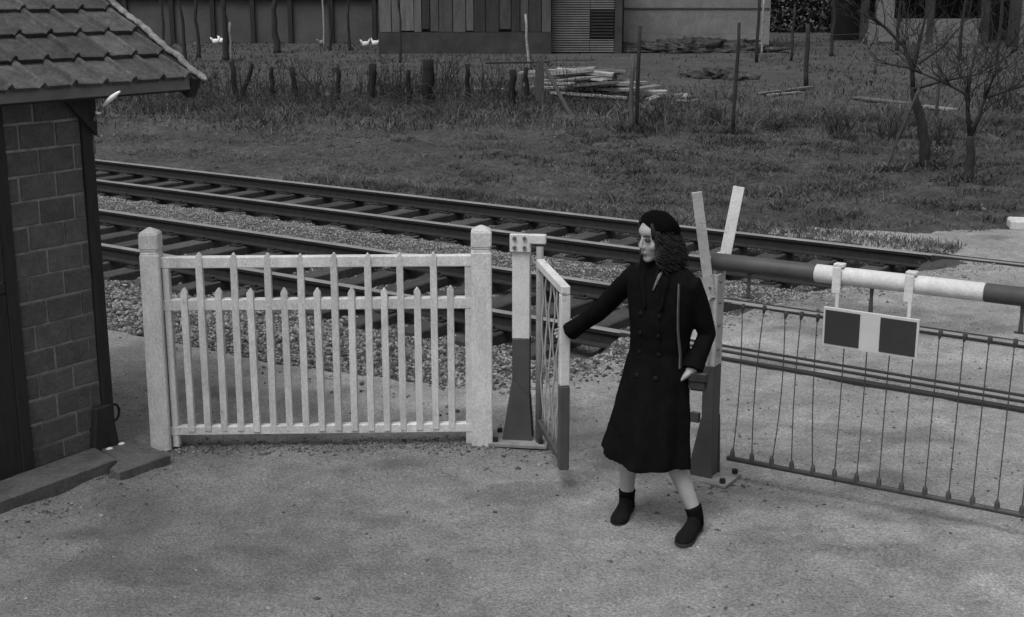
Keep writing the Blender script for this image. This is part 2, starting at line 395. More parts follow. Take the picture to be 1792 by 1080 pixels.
# ------------------------------------------------------------------ railway tracks
def rail_mesh(u0, u1):
    prof = [(-.068, -.15), (.068, -.15), (.068, -.138), (.014, -.122), (.009, -.05), (.030, -.038), (.034, -.008), (.026, .004), (-.026, .004), (-.034, -.008), (-.030, -.038), (-.009, -.05), (-.014, -.122), (-.068, -.138)]
    mb = MB(); n = len(prof)
    for a, b in zip(np.linspace(u0, u1, 9)[:-1], np.linspace(u0, u1, 9)[1:]):
        vs = [(a, y, z) for y, z in prof] + [(b, y, z) for y, z in prof]
        for i in range(n):
            j = (i + 1) % n; mb.add([vs[i], vs[j], vs[n + j], vs[n + i]], [(0, 1, 2, 3)], 1 if i in (6, 7, 8) else 0)
    me = mb.mesh('rail', [M_rust, M_railtop], fixn=False)
    bm = bmesh.new(); bm.from_mesh(me); bmesh.ops.remove_doubles(bm, verts=bm.verts[:], dist=1e-4); bmesh.ops.recalc_face_normals(bm, faces=bm.faces[:]); bm.to_mesh(me); bm.free(); return me
sl = []
for k in range(4):
    mb = MB(); mb.box((0, 0, -.07), (.23, 2.5 + .04 * k, .14)); me = mb.mesh('sleeper', [M_sleeper], bevel=.012)
    sl.append(me)
fx = MB(); fx.box((0, 0, .008), (.15, .30, .016)); fx.box((0, .095, .024), (.05, .035, .03)); fx.box((0, -.095, .024), (.05, .035, .03)); FAST = fx.mesh('rail_fastening', [M_rust])
def track(vc, u_end, label, u_rail):
    t = thing('railway_track', label, 'railway track', (0, 0, 0), TH)
    for s in (-1, 1): link('rail', rail_mesh(-70, u_rail), None, t, (0, vc + s * HG, 0))
    for s in (-1, 1):
        for o_, w_ in ((-s * .076, .045), (s * .060, .040)):
            mb = MB(); mb.box(((u_end + 12) / 2 + .15, 0, -.035), (12 - u_end, w_, .078)); link('check_strip', mb.mesh('check_strip', [M_darkwood]), None, t, (0, vc + s * HG + o_, 0))
    k = 0; u = -5.3
    while u < u_end: u += SP
    u -= SP
    while u > -34:
        o = link('sleeper', sl[k % 4], None, t, (u + random.uniform(-.02, .02), vc + random.uniform(-.03, .03), -.166 + random.uniform(-.006, .004)), random.uniform(-.012, .012))
        if u > -16:
            for s in (-1, 1): link('rail_fastening', FAST, None, o, (0, s * HG, 0))
        u -= SP; k += 1
    return t
track(T1, -4.3, 'far railway track with exposed sleepers running beside the grass field', 12)
track(T2, -5.35, 'near railway track running just behind the white picket fence', 12)
mb = MB(); pl_ = [(-4.75, 8.735, .03), (-4.0, 8.735, .05), (-3.2, 8.73, .085), (-2.2, 8.74, .075), (-1, 8.735, .09), (2, 8.735, .08), (8, 8.735, .08)]
mb.rings([[Vector((a, b - c / 2, -.06)), Vector((a, b + c / 2, -.06)), Vector((a, b + c / 2, .018)), Vector((a, b - c / 2, .018))] for a, b, c in pl_])
o = link('edge_timber', mb.mesh('edge_timber', [M_darkwood]), None, None, (0, 0, 0), TH); tag(o, 'dark worn timber edging sunk in the road before the near track', 'timber')

# ------------------------------------------------------------------ grass
def blades(name, P, hgt, wid, m, label, cat, lean=.5, tl=(.5, 1.5), seg=2, cf=1.6):
    n = len(P); a = rng.uniform(0, 6.283, n); b = rng.uniform(0, 6.283, n)
    ln = np.abs(rng.normal(0, lean, n)); d = np.stack([np.cos(b) * ln, np.sin(b) * ln, np.ones(n)], -1)
    side = np.stack([np.cos(a), np.sin(a), np.zeros(n)], -1)
    mid = P + d * (hgt * .5)[:, None]; d2 = d.copy(); d2[:, :2] *= 2.0; d2[:, 2] *= .75; tip = mid + d2 * (hgt * .5)[:, None]
    w2 = (wid / 2)[:, None]
    V = np.stack([P - side * w2, P + side * w2, mid + side * w2 * .8, mid - side * w2 * .8, tip], 1).reshape(-1, 3)
    o = np.arange(n)[:, None] * 5
    F = np.concatenate([o + [0, 1, 2], o + [0, 2, 3], o + [3, 2, 4]], 0)
    t = np.repeat(rng.uniform(*tl, n) * (1 + .75 * fbm(P[:, 0] * cf, P[:, 1] * cf, 0, 4, 140)), 5)
    ob = link(name, npmesh(name, V, F, t), m); tag(ob, label, cat, kind='stuff'); return ob
def visible(x, y, mar=60):
    d = y * math.cos(PITCH) + 2.72 * math.sin(PITCH); px = 896 + 2300 * x / d
    return (px > -mar) & (px < 1792 + mar)
n = 230000
y = 13.5 + 17 * rng.random(n) ** 1.15; x = rng.uniform(-13, 14, n); k = visible(x, y, 300); x, y = x[k], y[k]
u, v = xy2uv(x, y); k = (v > field_edge(u) - .1 + .3 * fbm(u * 2, v * 2, 0, 3, 40))
cl = fbm(x * 1.3, y * 1.3, 0, 4, 41); k &= rng.random(len(x)) < .08 + .92 * sstep(-.15, .4, cl)
x, y, cl = x[k], y[k], cl[k]; z = ground_z(x, y)
blades('field_grass', np.stack([x, y, z - .01], -1), rng.uniform(.02, .06, len(x)) * (1 + .9 * sstep(0, .5, cl)), rng.uniform(.006, .015, len(x)), M_grass, 'short winter grass covering the field behind the tracks', 'grass', .9, (.3, 1.7))
n = 2600; y = rng.uniform(14.5, 29, n); x = rng.uniform(-11, 12, n); u, v = xy2uv(x, y); k = (v > field_edge(u) + .1) & (rng.random(n) < .15 + sstep(-.1, .5, fbm(x * .6, y * .6, 0, 3, 93))); x, y = x[k], y[k]
stones('field_clods', np.stack([x, y, ground_z(x, y)], -1), .012 + .05 * rng.random(len(x)) ** 3, (.4, .8), mat('field_clod', .075, 1., .3, 8., .5, 50., tint=True), .35, 2.2, 'earth clods and small debris lying in the rough field', 'clods', .2, low=True)
# darker tufts in the right half of the field
cx = rng.uniform(-2, 10.5, 520); cy = rng.uniform(15.5, 28, 520); k = rng.random(520) < .35 + .65 * sstep(-1, 4, cx); cx, cy = cx[k], cy[k]; u, v = xy2uv(cx, cy); k = v > field_edge(u) + .4; cx, cy = cx[k], cy[k]
q_ = rng.uniform(.06, .22, len(cx)); x = np.repeat(cx, 70) + rng.normal(0, 1, len(cx) * 70) * np.repeat(q_, 70) * 1.4; y = np.repeat(cy, 70) + rng.normal(0, 1, len(cx) * 70) * np.repeat(q_, 70)
blades('grass_tufts', np.stack([x, y, ground_z(x, y) - .01], -1), rng.uniform(.04, .13, len(x)) * (1 + 1.0 * sstep(23, 26, y)), rng.uniform(.008, .018, len(x)), mat('tuft_blades', .05, .85, .4, .8, 0, tint=True), 'dark coarse grass tufts dotted over the field', 'grass', 1.0, (.3, 1.7))
# rough tall grass in front of the garden
n = 120000
y = rng.uniform(25.5, 38, n); x = rng.uniform(-14, 15, n); k = visible(x, y, 200); x, y = x[k], y[k]
c2 = fbm(x * .8, y * .8, 0, 4, 51); dn = np.exp(-((y - 30.0 - 1.5 * np.sin(x * .5)) / 2.4) ** 2) * np.where(x < .8, .55, .28) + .10
k = rng.random(len(x)) < dn * (.3 + 1.2 * sstep(-.3, .4, c2)); x, y, c2 = x[k], y[k], c2[k]
for bx_, by_, q_ in ((6.43, 20.35, .22), (6.58, 18.8, .2), (2.4, 25.6, .2), (4.27, 25.2, .2), (5.68, 20.0, .12)):
    x = np.r_[x, rng.normal(bx_, q_, 260)]; y = np.r_[y, rng.normal(by_, q_ * .7, 260)]; c2 = np.r_[c2, np.full(260, -.2)]
blades('rough_grass', np.stack([x, y, ground_z(x, y) - .02], -1), rng.uniform(.10, .26, len(x)) * (1 + .5 * sstep(0, .5, c2)), rng.uniform(.012, .026, len(x)), M_dry, 'tall tangled dead grass along the old stake fence', 'grass', .8, (.25, 1.5))
n = 60000
y = 33 + 50 * rng.random(n) ** 1.2; x = rng.uniform(-26, 30, n); k = visible(x, y, 100); x, y = x[k], y[k]
k = rng.random(len(x)) < .2 + .8 * sstep(-.3, .4, fbm(x * .5, y * .5, 0, 4, 61)); x, y = x[k], y[k]; k = (x < 1.5) | (x > 9.5) | (rng.random(len(x)) < .18); x, y = x[k], y[k]
blades('garden_grass', np.stack([x, y, ground_z(x, y) - .02], -1), rng.uniform(.06, .2, len(x)), rng.uniform(.02, .05, len(x)), mat('garden_weeds', .042, .85, .4, .8, 0, tint=True), 'patchy grass and weeds in the garden below the sheds', 'grass', .8, (.3, 1.4))
# tufts along the rail and weeds by the track
n = 9000
u = rng.uniform(-14, -4, n); v = rng.normal(14.05, .16, n); x, y = uv2xy(u, v)
blades('verge_grass', np.stack([x, y, base_z(u, v)], -1), rng.uniform(.03, .10, n), rng.uniform(.006, .012, n), M_dry, 'thin pale grass at the edge of the far track', 'grass', .9, (.6, 2.0))

# ------------------------------------------------------------------ crossing keeper's hut
HX, HY = -2.44, 7.62; WD = Vector((.558, .83, 0)).normalized(); WN = Vector((.83, -.558, 0)).normalized()
HR = math.atan2(WD.y, WD.x)          # local x = along wall towards far corner, local -y = outward
hut = thing('crossing_hut', 'dark block-walled hut with a tiled roof at the left edge', 'hut', (HX, HY, 0), HR)
# local frame: x along wall (0 at the far corner, negative towards the camera), y = -out
def L(s, o, z): return (s, -o, z)
mb = MB(); mb.box((-1.23, .962, 1.08), (2.34, 1.996, 2.16)); wall = link('wall', mb.mesh('wall', [M_mortar]), None, hut)
bms = []
for wd_ in (.222, .105, .16, .07):
    mb = MB(); mb.box((0, 0, 0), (wd_, .03, .126)); bms.append((wd_, mb.mesh('brick', [M_brick], bevel=.004)))
def brick(s0, s1, z):
    wd_ = s1 - s0; me = min(bms, key=lambda q: abs(q[0] - wd_))
    o = link('brick', me[1], None, wall, (-(s0 + s1) / 2 + random.uniform(-.003, .003), -.030 + random.uniform(-.002, .002), z + random.uniform(-.003, .003)))
    o.scale.x = wd_ / me[0]; o.rotation_euler = (random.uniform(-.006, .006), random.uniform(-.012, .012), 0)
S0, S1 = .105, .60
for k in range(15):
    z = .02 + .1415 * (k + .5); s = S0; first = (.06, .17, .08, .19)[k % 4] + random.uniform(-.012, .012)
    cuts = [S0]; a = S0 + first
    while a < S1 - .05: cuts.append(a); a += .237
    cuts.append(S1 + .012)
    for a, b in zip(cuts[:-1], cuts[1:]): brick(a, b - .014, z)
mb = MB(); mb.bar(L(-.062, .03, -.05), L(-.062, .03, 2.14), .075, .07, (0, 1, 0))
corner = link('corner_post', mb.mesh('corner_post', [M_darkwood], bevel=.006), None, hut)
mb = MB(); mb.box(L(-.115, .048, .15), (.20, .085, .30), top=(.6, .9)); link('post_shoe', mb.mesh('post_shoe', [M_darkwood], bevel=.01), None, hut)
mb = MB()   # triangular gusset under the eave
pts = [(-.25, 2.14), (-.02, 2.14), (-.02, 1.90), (-.07, 1.95)]
mb.add([L(s, .067, z) for s, z in pts] + [L(s, .095, z) for s, z in pts], [(0, 1, 2, 3), (7, 6, 5, 4)] + [(i, (i + 1) % 4, 4 + (i + 1) % 4, 4 + i) for i in range(4)])
link('eave_bracket', mb.mesh('eave_bracket', [M_darkwood]), None, hut)
mb = MB(); mb.bar(L(-.64, .03, -.02), L(-.64, .03, 2.14), .075, .06, (0, 1, 0)); mb.bar(L(-1.62, .03, -.02), L(-1.62, .03, 2.14), .075, .06, (0, 1, 0)); mb.bar(L(-.68, .03, 1.12), L(-1.58, .03, 1.12), .05, .055, (0, 1, 0))
frame = link('door_frame', mb.mesh('door_frame', [M_darkwood], bevel=.006), None, hut)
mb = MB(); mb.box(L(-1.13, .035, .56), (.90, .03, 1.06)); link('door_panel', mb.mesh('door_panel', [M_darkwood]), None, hut)
mb = MB(); mb.box(L(-1.13, .035, 1.63), (.90, .03, .94)); link('upper_panel', mb.mesh('upper_panel', [mat('panel_paint', .035, .8, .2, 4., .2, 40.)]), None, hut)
mb = MB(); mb.box(L(-.42, .050, .005), (.66, .06, .10)); link('sill', mb.mesh('sill', [M_darkwood], bevel=.008), None, hut)
# ring on the corner
mb = MB(); mb.tube([(.005 + .032 * math.cos(a), -.03, .22 + .05 * math.sin(a)) for a in np.linspace(0, 2 * math.pi, 21)[:-1]] + [(.037, -.03, .22)], .008, 6)
link('tie_ring', mb.mesh('tie_ring', [M_darkwood]), None, hut, smooth=True)
# two white porcelain knobs at the foot of the corner post
for s, o_ in ((-.13, .125), (-.03, .115)):
    mb = MB(); mb.ell((0, 0, 0), (.028, .02, .018)); link('porcelain_knob', mb.mesh('porcelain_knob', [M_feather]), None, hut, L(s, o_, .035), smooth=True)
# swan neck pipe from the eave to the corner post
P0, P1, P2, P3 = Vector(L(-.030, .325, 2.163)), Vector(L(-.055, .27, 2.12)), Vector(L(-.06, .16, 2.07)), Vector(L(-.025, .05, 1.95))
pth = [(P0 * (1 - t) ** 3 + P1 * 3 * t * (1 - t) ** 2 + P2 * 3 * t * t * (1 - t) + P3 * t ** 3) for t in np.linspace(0, 1, 15)]
mb = MB(); mb.tube(pth[:9], [.004 + .010 * math.sin(math.pi * i / 8) for i in range(9)], 10); mb.ell(pth[10], (.017, .017, .012)); pipe = link('swan_neck', mb.mesh('swan_neck', [M_enamel]), None, hut, smooth=True)
mb = MB(); mb.tube(pth[8:] + [Vector(L(-.03, .068, 1.80))], .009, 8); link('conduit', mb.mesh('conduit', [mat('conduit_paint', .16, .5, .2, 10., 0)]), None, pipe, smooth=True)
# roof: local slope frame, rows of interlocking tiles
roof = thing('roof', None, None); roof.parent = hut
for k_ in ('label', 'category'):
    if k_ in roof: del roof[k_]
PIT = R(30); OV = .22; EZ = 2.185; TW, TL = .205, .262
def RP(s, t, h=0):     # s along eave, t up the slope from the eave edge, h above the slope plane
    o = OV - t * math.cos(PIT) + h * math.sin(PIT)
    return (s, -o, EZ + t * math.sin(PIT) + h * math.cos(PIT))
mb = MB(); vs = [RP(-2.2, 0.02, 0), RP(.585, .02, 0), RP(.585, 2.0, 0), RP(-2.2, 2.0, 0)]; vb = [RP(-2.2, 0.02, -.05), RP(.585, .02, -.05), RP(.585, 2.0, -.05), RP(-2.2, 2.0, -.05)]
mb.add(vs + vb, [(0, 1, 2, 3), (7, 6, 5, 4), (0, 4, 5, 1), (1, 5, 6, 2), (2, 6, 7, 3), (3, 7, 4, 0)]); deck = link('roof_deck', mb.mesh('roof_deck', [M_darkwood]), None, roof)
def tile_mesh(j):
    # cross profile x -> height: flat pan, tall roll on its right edge
    pr = [(0, .010), (.012, .006), (.03, .006), (.148, .006), (.156, -.002), (.164, .006), (.172, .026), (.184, .034), (.196, .028), (.205, .004)]
    rnd = random.Random(j); mb = MB(); rows = []
    for t, hh in ((0, 1.0), (.012, 1.05), (.14, .62), (TL + .03, .08)):
        rows.append([(x, t, h_ + .030 * hh + rnd.uniform(-.0022, .0022)) for x, h_ in pr])
    n = len(pr); vs = [q for r in rows for q in r]; fs = []
    for i in range(3):
        for q in range(n - 1): fs.append((i * n + q, i * n + q + 1, (i + 1) * n + q + 1, (i + 1) * n + q))
    b = len(vs); vs += [(x, 0.004, h_ + .006) for x, h_ in pr]
    for q in range(n - 1): fs.append((b + q, b + q + 1, q + 1, q))
    mb.add(vs, fs)
    # map to slope frame rotated: x stays, t,h -> y,z
    mb.v = [(x, t * math.cos(PIT) - h_ * math.sin(PIT), t * math.sin(PIT) + h_ * math.cos(PIT)) for x, t, h_ in mb.v]
    return mb.mesh('roof_tile', [M_tile], fixn=True)
tms = [tile_mesh(j) for j in range(5)]
for r_ in range(6):
    for c_ in range(8):
        s = .575 - TW - c_ * TW
        p = RP(s, -.01 + r_ * TL, 0.0)
        o = link('roof_tile', tms[(r_ * 3 + c_ * 7) % 5], None, roof, p)
        o.rotation_euler = (random.uniform(-.014, .014), random.uniform(-.014, .014), random.uniform(-.02, .02))
mb = MB()
for k in range(26):
    t = -.03 + k * .075; mb.ell(RP(.625 + random.uniform(-.006, .006), t, .045 + random.uniform(-.006, .008)), (.030, .06, .018), Matrix.Rotation(PIT, 3, 'X'), 8, 6)
link('verge_mortar', remeshed(mb, .010, 1), M_moss, roof, smooth=True)
mb = MB(); a = [RP(.59, -.02, .02), RP(.655, -.02, .02), RP(.655, 2.0, .02), RP(.59, 2.0, .02)]; b = [RP(.59, -.02, -.11), RP(.655, -.02, -.11), RP(.655, 2, -.11), RP(.59, 2, -.11)]
mb.add(a + b, [(0, 1, 2, 3), (7, 6, 5, 4), (0, 4, 5, 1), (1, 5, 6, 2), (2, 6, 7, 3), (3, 7, 4, 0)]); link('barge_board', mb.mesh('barge_board', [M_darkwood]), None, roof)
mb = MB(); mb.bar(L(-2.2, OV - .012, EZ - .005), L(.585, OV - .012, EZ - .012), .085, .022, (0, 1, 0)); fb = mb.mesh('fascia', [M_fascia], bevel=.004)
link('fascia', fb, None, roof)
mb = MB(); mb.box((-.8, -.10, EZ - .055), (2.75, .2, .02)); link('soffit', mb.mesh('soffit', [M_darkwood]), None, roof)

def slab(name, poly, z0, z1, label):
    mb = MB(); mb.prism(poly, z0, z1); o = link(name, mb.mesh(name, [M_slab], bevel=.008)); tag(o, label, 'slab'); return o
slab('step_slab', [(-2.95, 6.70), (-2.74, 6.55), (-2.30, 7.22), (-2.49, 7.42)], -.05, .065, 'long stone step slab lying along the foot of the hut wall')
slab('paving_slab', [(-2.31, 7.11), (-2.24, 7.05), (-2.02, 7.35), (-2.30, 7.60), (-2.46, 7.44), (-2.30, 7.24)], -.05, .045, 'flat paving slab at the outer corner of the hut, beside the fence post')

# ------------------------------------------------------------------ white picket fence
FA = Vector((-2.13, 7.60, 0)); FB = Vector((-.182, 7.67, 0)); fd = (FB - FA); FL = fd.length; fr = math.atan2(fd.y, fd.x)
fence = thing('picket_fence', 'white concrete picket fence with two square capped posts before the tracks', 'fence', FA, fr)
def fpost(x, tilt, wdt):
    mb = MB(); hw = wdt / 2
    def ring(z, s): return [(-s, -s, z), (s, -s, z), (s, s, z), (-s, s, z)]
    mb.rings([[Vector(q) for q in ring(z, s)] for z, s in ((-.25, hw * 1.06), (1.205, hw), (1.212, hw * .86), (1.228, hw * .86), (1.235, hw), (1.318, hw), (1.332, hw * .95), (1.362, hw * .12))])
    o = link('post', mb.mesh('post', [M_conc], bevel=.006, seg=2), None, fence, (x, 0, 0)); o.rotation_euler = (random.uniform(-.004, .004), tilt, random.uniform(-.06, .06)); return o
fpost(0, .004, .114); fpost(FL, 0, .122)
def frail(z0, z1, depth, y=0):
    mb = MB(); mb.box((FL / 2, y, (z0 + z1) / 2), (FL - .10, depth, z1 - z0)); return link('rail', mb.mesh('rail', [M_conc], bevel=.005), None, fence)
frail(1.116, 1.184, .055); frail(.858, .928, .055); frail(.080, .137, .055)
def picket_mesh(z1, j):
    mb = MB(); q = .020; d = .020
    def ring(z, s): return [Vector((-q * s, -d, z)), Vector((q * s, -d, z)), Vector((q * s, d, z)), Vector((-q * s, d, z))]
    mb.rings([ring(.10, 1), ring(z1 * .5, 1.05), ring(z1 - .028, 1), ring(z1 - .020, .8), ring(z1, .12)]); return mb.mesh('picket', [M_conc], bevel=.003)
tallm = [picket_mesh(1.203, j) for j in range(2)]; shortm = [picket_mesh(.992, j) for j in range(2)]
# tall and short pickets alternate
xs = np.linspace(.185, FL - .185, 17)
for k, x_ in enumerate(xs):
    o = link('picket', (shortm if k % 2 == 0 else tallm)[0], None, fence, (x_, -.012 + random.uniform(-.004, .004), random.uniform(-.006, .006)))
    o.rotation_euler = (0, random.uniform(-.006, .006), random.uniform(-.08, .08))
for x_ in (.085, FL - .08):
    mb = MB(); mb.box((0, 0, .59), (.04, .06, 1.17)); link('end_stile', mb.mesh('end_stile', [M_conc], bevel=.004), None, fence, (x_, .005, 0))

# ------------------------------------------------------------------ wicket gate post and swinging wicket gate
def bolt_mesh(r=.012, h=.012, m=None):
    mb = MB(); mb.tube([(0, 0, 0), (0, 0, h)], [r, r * .9], 6); return mb.mesh('bolt', [m or M_red])
gp = thing('gate_post', 'steel gate post, white above and red below, bolted to a plate beside the fence', 'post', (.06, 7.70, 0), R(-8))
mb = MB()
mb.box((-.002, -.03, .97), (.105, .012, .62)); mb.box((-.002, .03, .97), (.105, .012, .62)); mb.box((-.002, 0, .97), (.012, .05, .62))
link('post_white', mb.mesh('post_white', [M_white], bevel=.002), None, gp)
mb = MB()
mb.box((-.002, -.03, .34), (.105, .012, .66)); mb.box((-.002, .03, .34), (.105, .012, .66)); mb.box((-.002, 0, .34), (.012, .05, .66))
for yy in (-.045, .045):
    mb.add([(-.052, yy - .006, .42), (-.115, yy - .006, .02), (.07, yy - .006, .02), (.052, yy - .006, .30), (-.052, yy + .006, .42), (-.115, yy + .006, .02), (.07, yy + .006, .02), (.052, yy + .006, .30)], [(0, 1, 2, 3), (7, 6, 5, 4), (0, 4, 5, 1), (1, 5, 6, 2), (2, 6, 7, 3), (3, 7, 4, 0)])
link('post_red', mb.mesh('post_red', [M_red]), None, gp)
mb = MB(); mb.box((-.01, 0, .012), (.36, .26, .024)); bp = link('base_plate', mb.mesh('base_plate', [mat('plate', .2, .85, .3, 8., .5, 50.)], bevel=.004), None, gp)
for bx_, by_ in ((-.15, -.09), (-.15, .09), (.13, -.09), (.13, .09)): link('bolt', bolt_mesh(.018, .025, M_rust), None, bp, (bx_, by_, .024))
mb = MB(); mb.box((-.005, -.045, 1.255), (.125, .02, .11)); mb.box((.10, -.045, 1.282), (.10, .05, .055)); hb = link('hinge_bracket', mb.mesh('hinge_bracket', [M_white], bevel=.005), None, gp)
bm_ = bolt_mesh(.013, .014, mat('bolt_head', .10, .6, .2, 8., 0))
for bx_ in (-.038, .022):
    for bz_ in (1.228, 1.285):
        o = link('bolt', bm_, None, hb, (bx_, -.055, bz_)); o.rotation_euler = (math.pi / 2, 0, 0)
# gate
GH = Vector((.165, 7.62, 0)); GE = Vector((.285, 6.90, 0)); gd = GE - GH; GL = gd.length; gr = math.atan2(gd.y, gd.x)
gate = thing('wicket_gate', 'narrow white wicket gate with a red foot, swinging open at the woman\'s hand', 'gate', GH, gr)
mb = MB(); mb.tube([(0, 0, .03), (0, 0, 1.24)], .022, 10); link('hinge_stile', mb.mesh('hinge_stile', [mat('stile_grey', .2, .7, .25, 8., .2, 50., wear=.06, wscale=12., wlo=.6)]), None, gate, smooth=True)
mb = MB(); mb.bar((.02, 0, 1.145), (GL + .03, 0, 1.145), .05, .05, (0, 0, 1)); link('top_rail', mb.mesh('top_rail', [M_white], bevel=.005), None, gate)
mb = MB(); mb.bar((.02, 0, .16), (GL, 0, .16), .035, .035); link('bottom_rail', mb.mesh('bottom_rail', [M_red], bevel=.004), None, gate)
mb = MB(); mb.box((GL, 0, .865), (.055, .055, .51)); link('outer_stile', mb.mesh('outer_stile', [M_white], bevel=.005), None, gate)
mb = MB(); mb.box((GL, 0, .365), (.056, .056, .485)); link('stile_foot', mb.mesh('stile_foot', [M_red], bevel=.005), None, gate)
for k in range(6):
    x_ = .09 + k * (GL - .16) / 5; pts = [(x_ + .008 * math.sin(j * 1.3 + k), .008 * math.sin(j * 1.7 + k * 2), .16 + (1.12 - .16) * j / 10) for j in range(11)]
    mb = MB(); mb.tube(pts, .0055, 5); link('gate_wire', mb.mesh('gate_wire', [mat('pale_wire', .3, .6, .3, 9., 0)]), None, gate, smooth=True)

# ------------------------------------------------------------------ boom rest post with forked guides
BD = R(-32); bdir = Vector((math.cos(BD), math.sin(BD), 0)); bperp = Vector((-bdir.y, bdir.x, 0))
bp0 = Vector((1.125, 7.12, 0))
rest = thing('boom_rest_post', 'forked steel post holding the barrier boom end, white above and red below', 'post', bp0, BD)
def angle_leg(z0, z1, m, nm):
    mb = MB(); zc, hz = (z0 + z1) / 2, z1 - z0
    mb.box((.004, -.048, zc), (.066, .009, hz)); mb.box((.034, 0, zc), (.009, .086, hz)); mb.box((.004, .048, zc), (.066, .009, hz))
    return link(nm, mb.mesh(nm, [m], bevel=.002), None, rest)
M_dirty = mat('dirty_white_paint', .38, .75, .15, 6., .3, 80., wear=.16, wscale=12., wlo=.62, fine=.12, mid=(18., .15))
lw = angle_leg(.665, 1.19, M_dirty, 'post_white'); angle_leg(.01, .662, M_red, 'post_red')
mb = MB()
for yy in (-.058, .058):
    mb.add([(-.026, yy - .004, .36), (-.10, yy - .004, .01), (.05, yy - .004, .01), (.038, yy - .004, .36), (-.026, yy + .004, .36), (-.10, yy + .004, .01), (.05, yy + .004, .01), (.038, yy + .004, .36)], [(0, 1, 2, 3), (7, 6, 5, 4), (0, 4, 5, 1), (1, 5, 6, 2), (2, 6, 7, 3), (3, 7, 4, 0)])
mb.box((-.065, -.055, .355), (.05, .03, .055))
link('foot_gusset', mb.mesh('foot_gusset', [M_red]), None, rest)
mb = MB(); mb.box((.02, 0, -.003), (.28, .24, .02)); pl = link('base_plate', mb.mesh('base_plate', [mat('plate', .2)], bevel=.004), None, rest)
for q in ((.13, -.09), (.13, .09), (-.10, -.10)): link('bolt', bolt_mesh(.018, .022, M_rust), None, pl, (q[0], q[1], .012))
# near guide leans left, far guide leans right
mb = MB(); mb.bar((.005, -.066, .68), (.005, -.066, 1.06), .010, .058, (0, 1, 0)); mb.bar((.005, -.066, 1.06), (-.06, -.15, 1.655), .012, .056, (1, .5, 0))
g1 = link('near_guide', mb.mesh('near_guide', [M_dirty], bevel=.002), None, rest)
bm2 = bolt_mesh(.009, .010, mat('bolt_head', .1))
for z_ in (.74, .86, .98, 1.05, 1.12, 1.19):
    o = link('bolt', bm2, None, g1, (.005, -.072, z_)); o.rotation_euler = (math.pi / 2, 0, 0)
for z_ in (.76, .9, 1.03, 1.15):
    o = link('bolt', bm2, None, lw, (.041, -.02, z_)); o.rotation_euler = (0, math.pi / 2, 0)
mb = MB(); mb.bar((.02, .070, 1.10), (.025, .075, 1.30), .010, .03, (0, 1, 0)); mb.bar((.025, .075, 1.28), (.055, .16, 1.655), .014, .062, (1, .5, 0)); mb.box((0, .075, 1.275), (.05, .05, .03))
link('far_guide', mb.mesh('far_guide', [M_white], bevel=.002), None, rest)

# ------------------------------------------------------------------ barrier boom with sign and hanging wires
B0 = Vector((1.135, 7.14, 1.25))
boom = thing('barrier_boom', 'red and white barrier boom with hanging wire curtain and two-square sign', 'barrier', B0, BD)
def cyl(x0, x1, r, m, nm, r1=None, cap=True):
    mb = MB(); mb.tube([(x0, 0, 0), (x0 + (x1 - x0) * .5, 0, 0), (x1, 0, 0)], [r, (r + (r1 or r)) / 2, r1 or r], 20); return link(nm, mb.mesh(nm, [m]), None, boom, smooth=False)
def px2s(px):   # where along the boom a column of the picture falls
    s = .0
    for _ in range(40):
        P = B0 + bdir * s; d = P.y * math.cos(PITCH) + (2.72 - P.z) * math.sin(PITCH); s += (px - (896 + 2300 * P.x / d)) * .002
    return s
seg = [-.02, .478, 1.335, 2.2, 3.05, 3.9]
seg[1], seg[2] = px2s(1428), px2s(1724); 
for k in range(3):
    pass
SEG_R = .048
def boom_seg(x0, x1, m, nm):
    mb = MB(); n = 24
    mb.tube([(x0, 0, 0), (x0 + .004, 0, 0), (x1 - .004, 0, 0), (x1, 0, 0)], [SEG_R - .003, SEG_R, SEG_R, SEG_R - .003], n); me = mb.mesh(nm, [m]); o = link(nm, me, None, boom)
    me.polygons.foreach_set('use_smooth', np.array([len(p.vertices) == 4 for p in me.polygons])); return o
l1 = seg[2] - seg[1]
boom_seg(-.02, seg[1], M_red, 'red_section'); boom_seg(seg[1] + .0005, seg[2], M_white, 'white_section'); boom_seg(seg[2] + .0005, seg[2] + l1, M_red, 'red_section'); boom_seg(seg[2] + l1 + .0005, seg[2] + 2 * l1, M_white, 'white_section')
BL = seg[2] + 2 * l1
# hanger clamps holding the sign
H1, H2 = px2s(1470), px2s(1596)
for s_ in (H1, H2):
    mb = MB(); mb.box((s_, -.012, SEG_R + .012), (.055, .05, .018)); mb.box((s_, -SEG_R - .006, -.015), (.046, .012, .14)); mb.box((s_ + .01, -SEG_R - .006, -.125), (.02, .01, .09))
    link('sign_hanger', mb.mesh('sign_hanger', [M_white], bevel=.003), None, boom)
SG0, SG1 = px2s(1443), px2s(1610)
sw = SG1 - SG0
sgn = MB(); sgn.box((0, 0, 0), (sw, .012, .215)); sign = link('sign_board', sgn.mesh('sign_board', [M_sign], bevel=.002), None, boom, ((SG0 + SG1) / 2 + .03, -SEG_R - .018, -.268)); sign.rotation_euler = (.05, .012, 0)
for sx in (-1, 1):
    mb = MB(); mb.box((sx * (sw / 2 - .012 - sw * .185), -.0075, 0), (sw * .37, .003, .185)); link('red_square', mb.mesh('red_square', [M_signred]), None, sign)
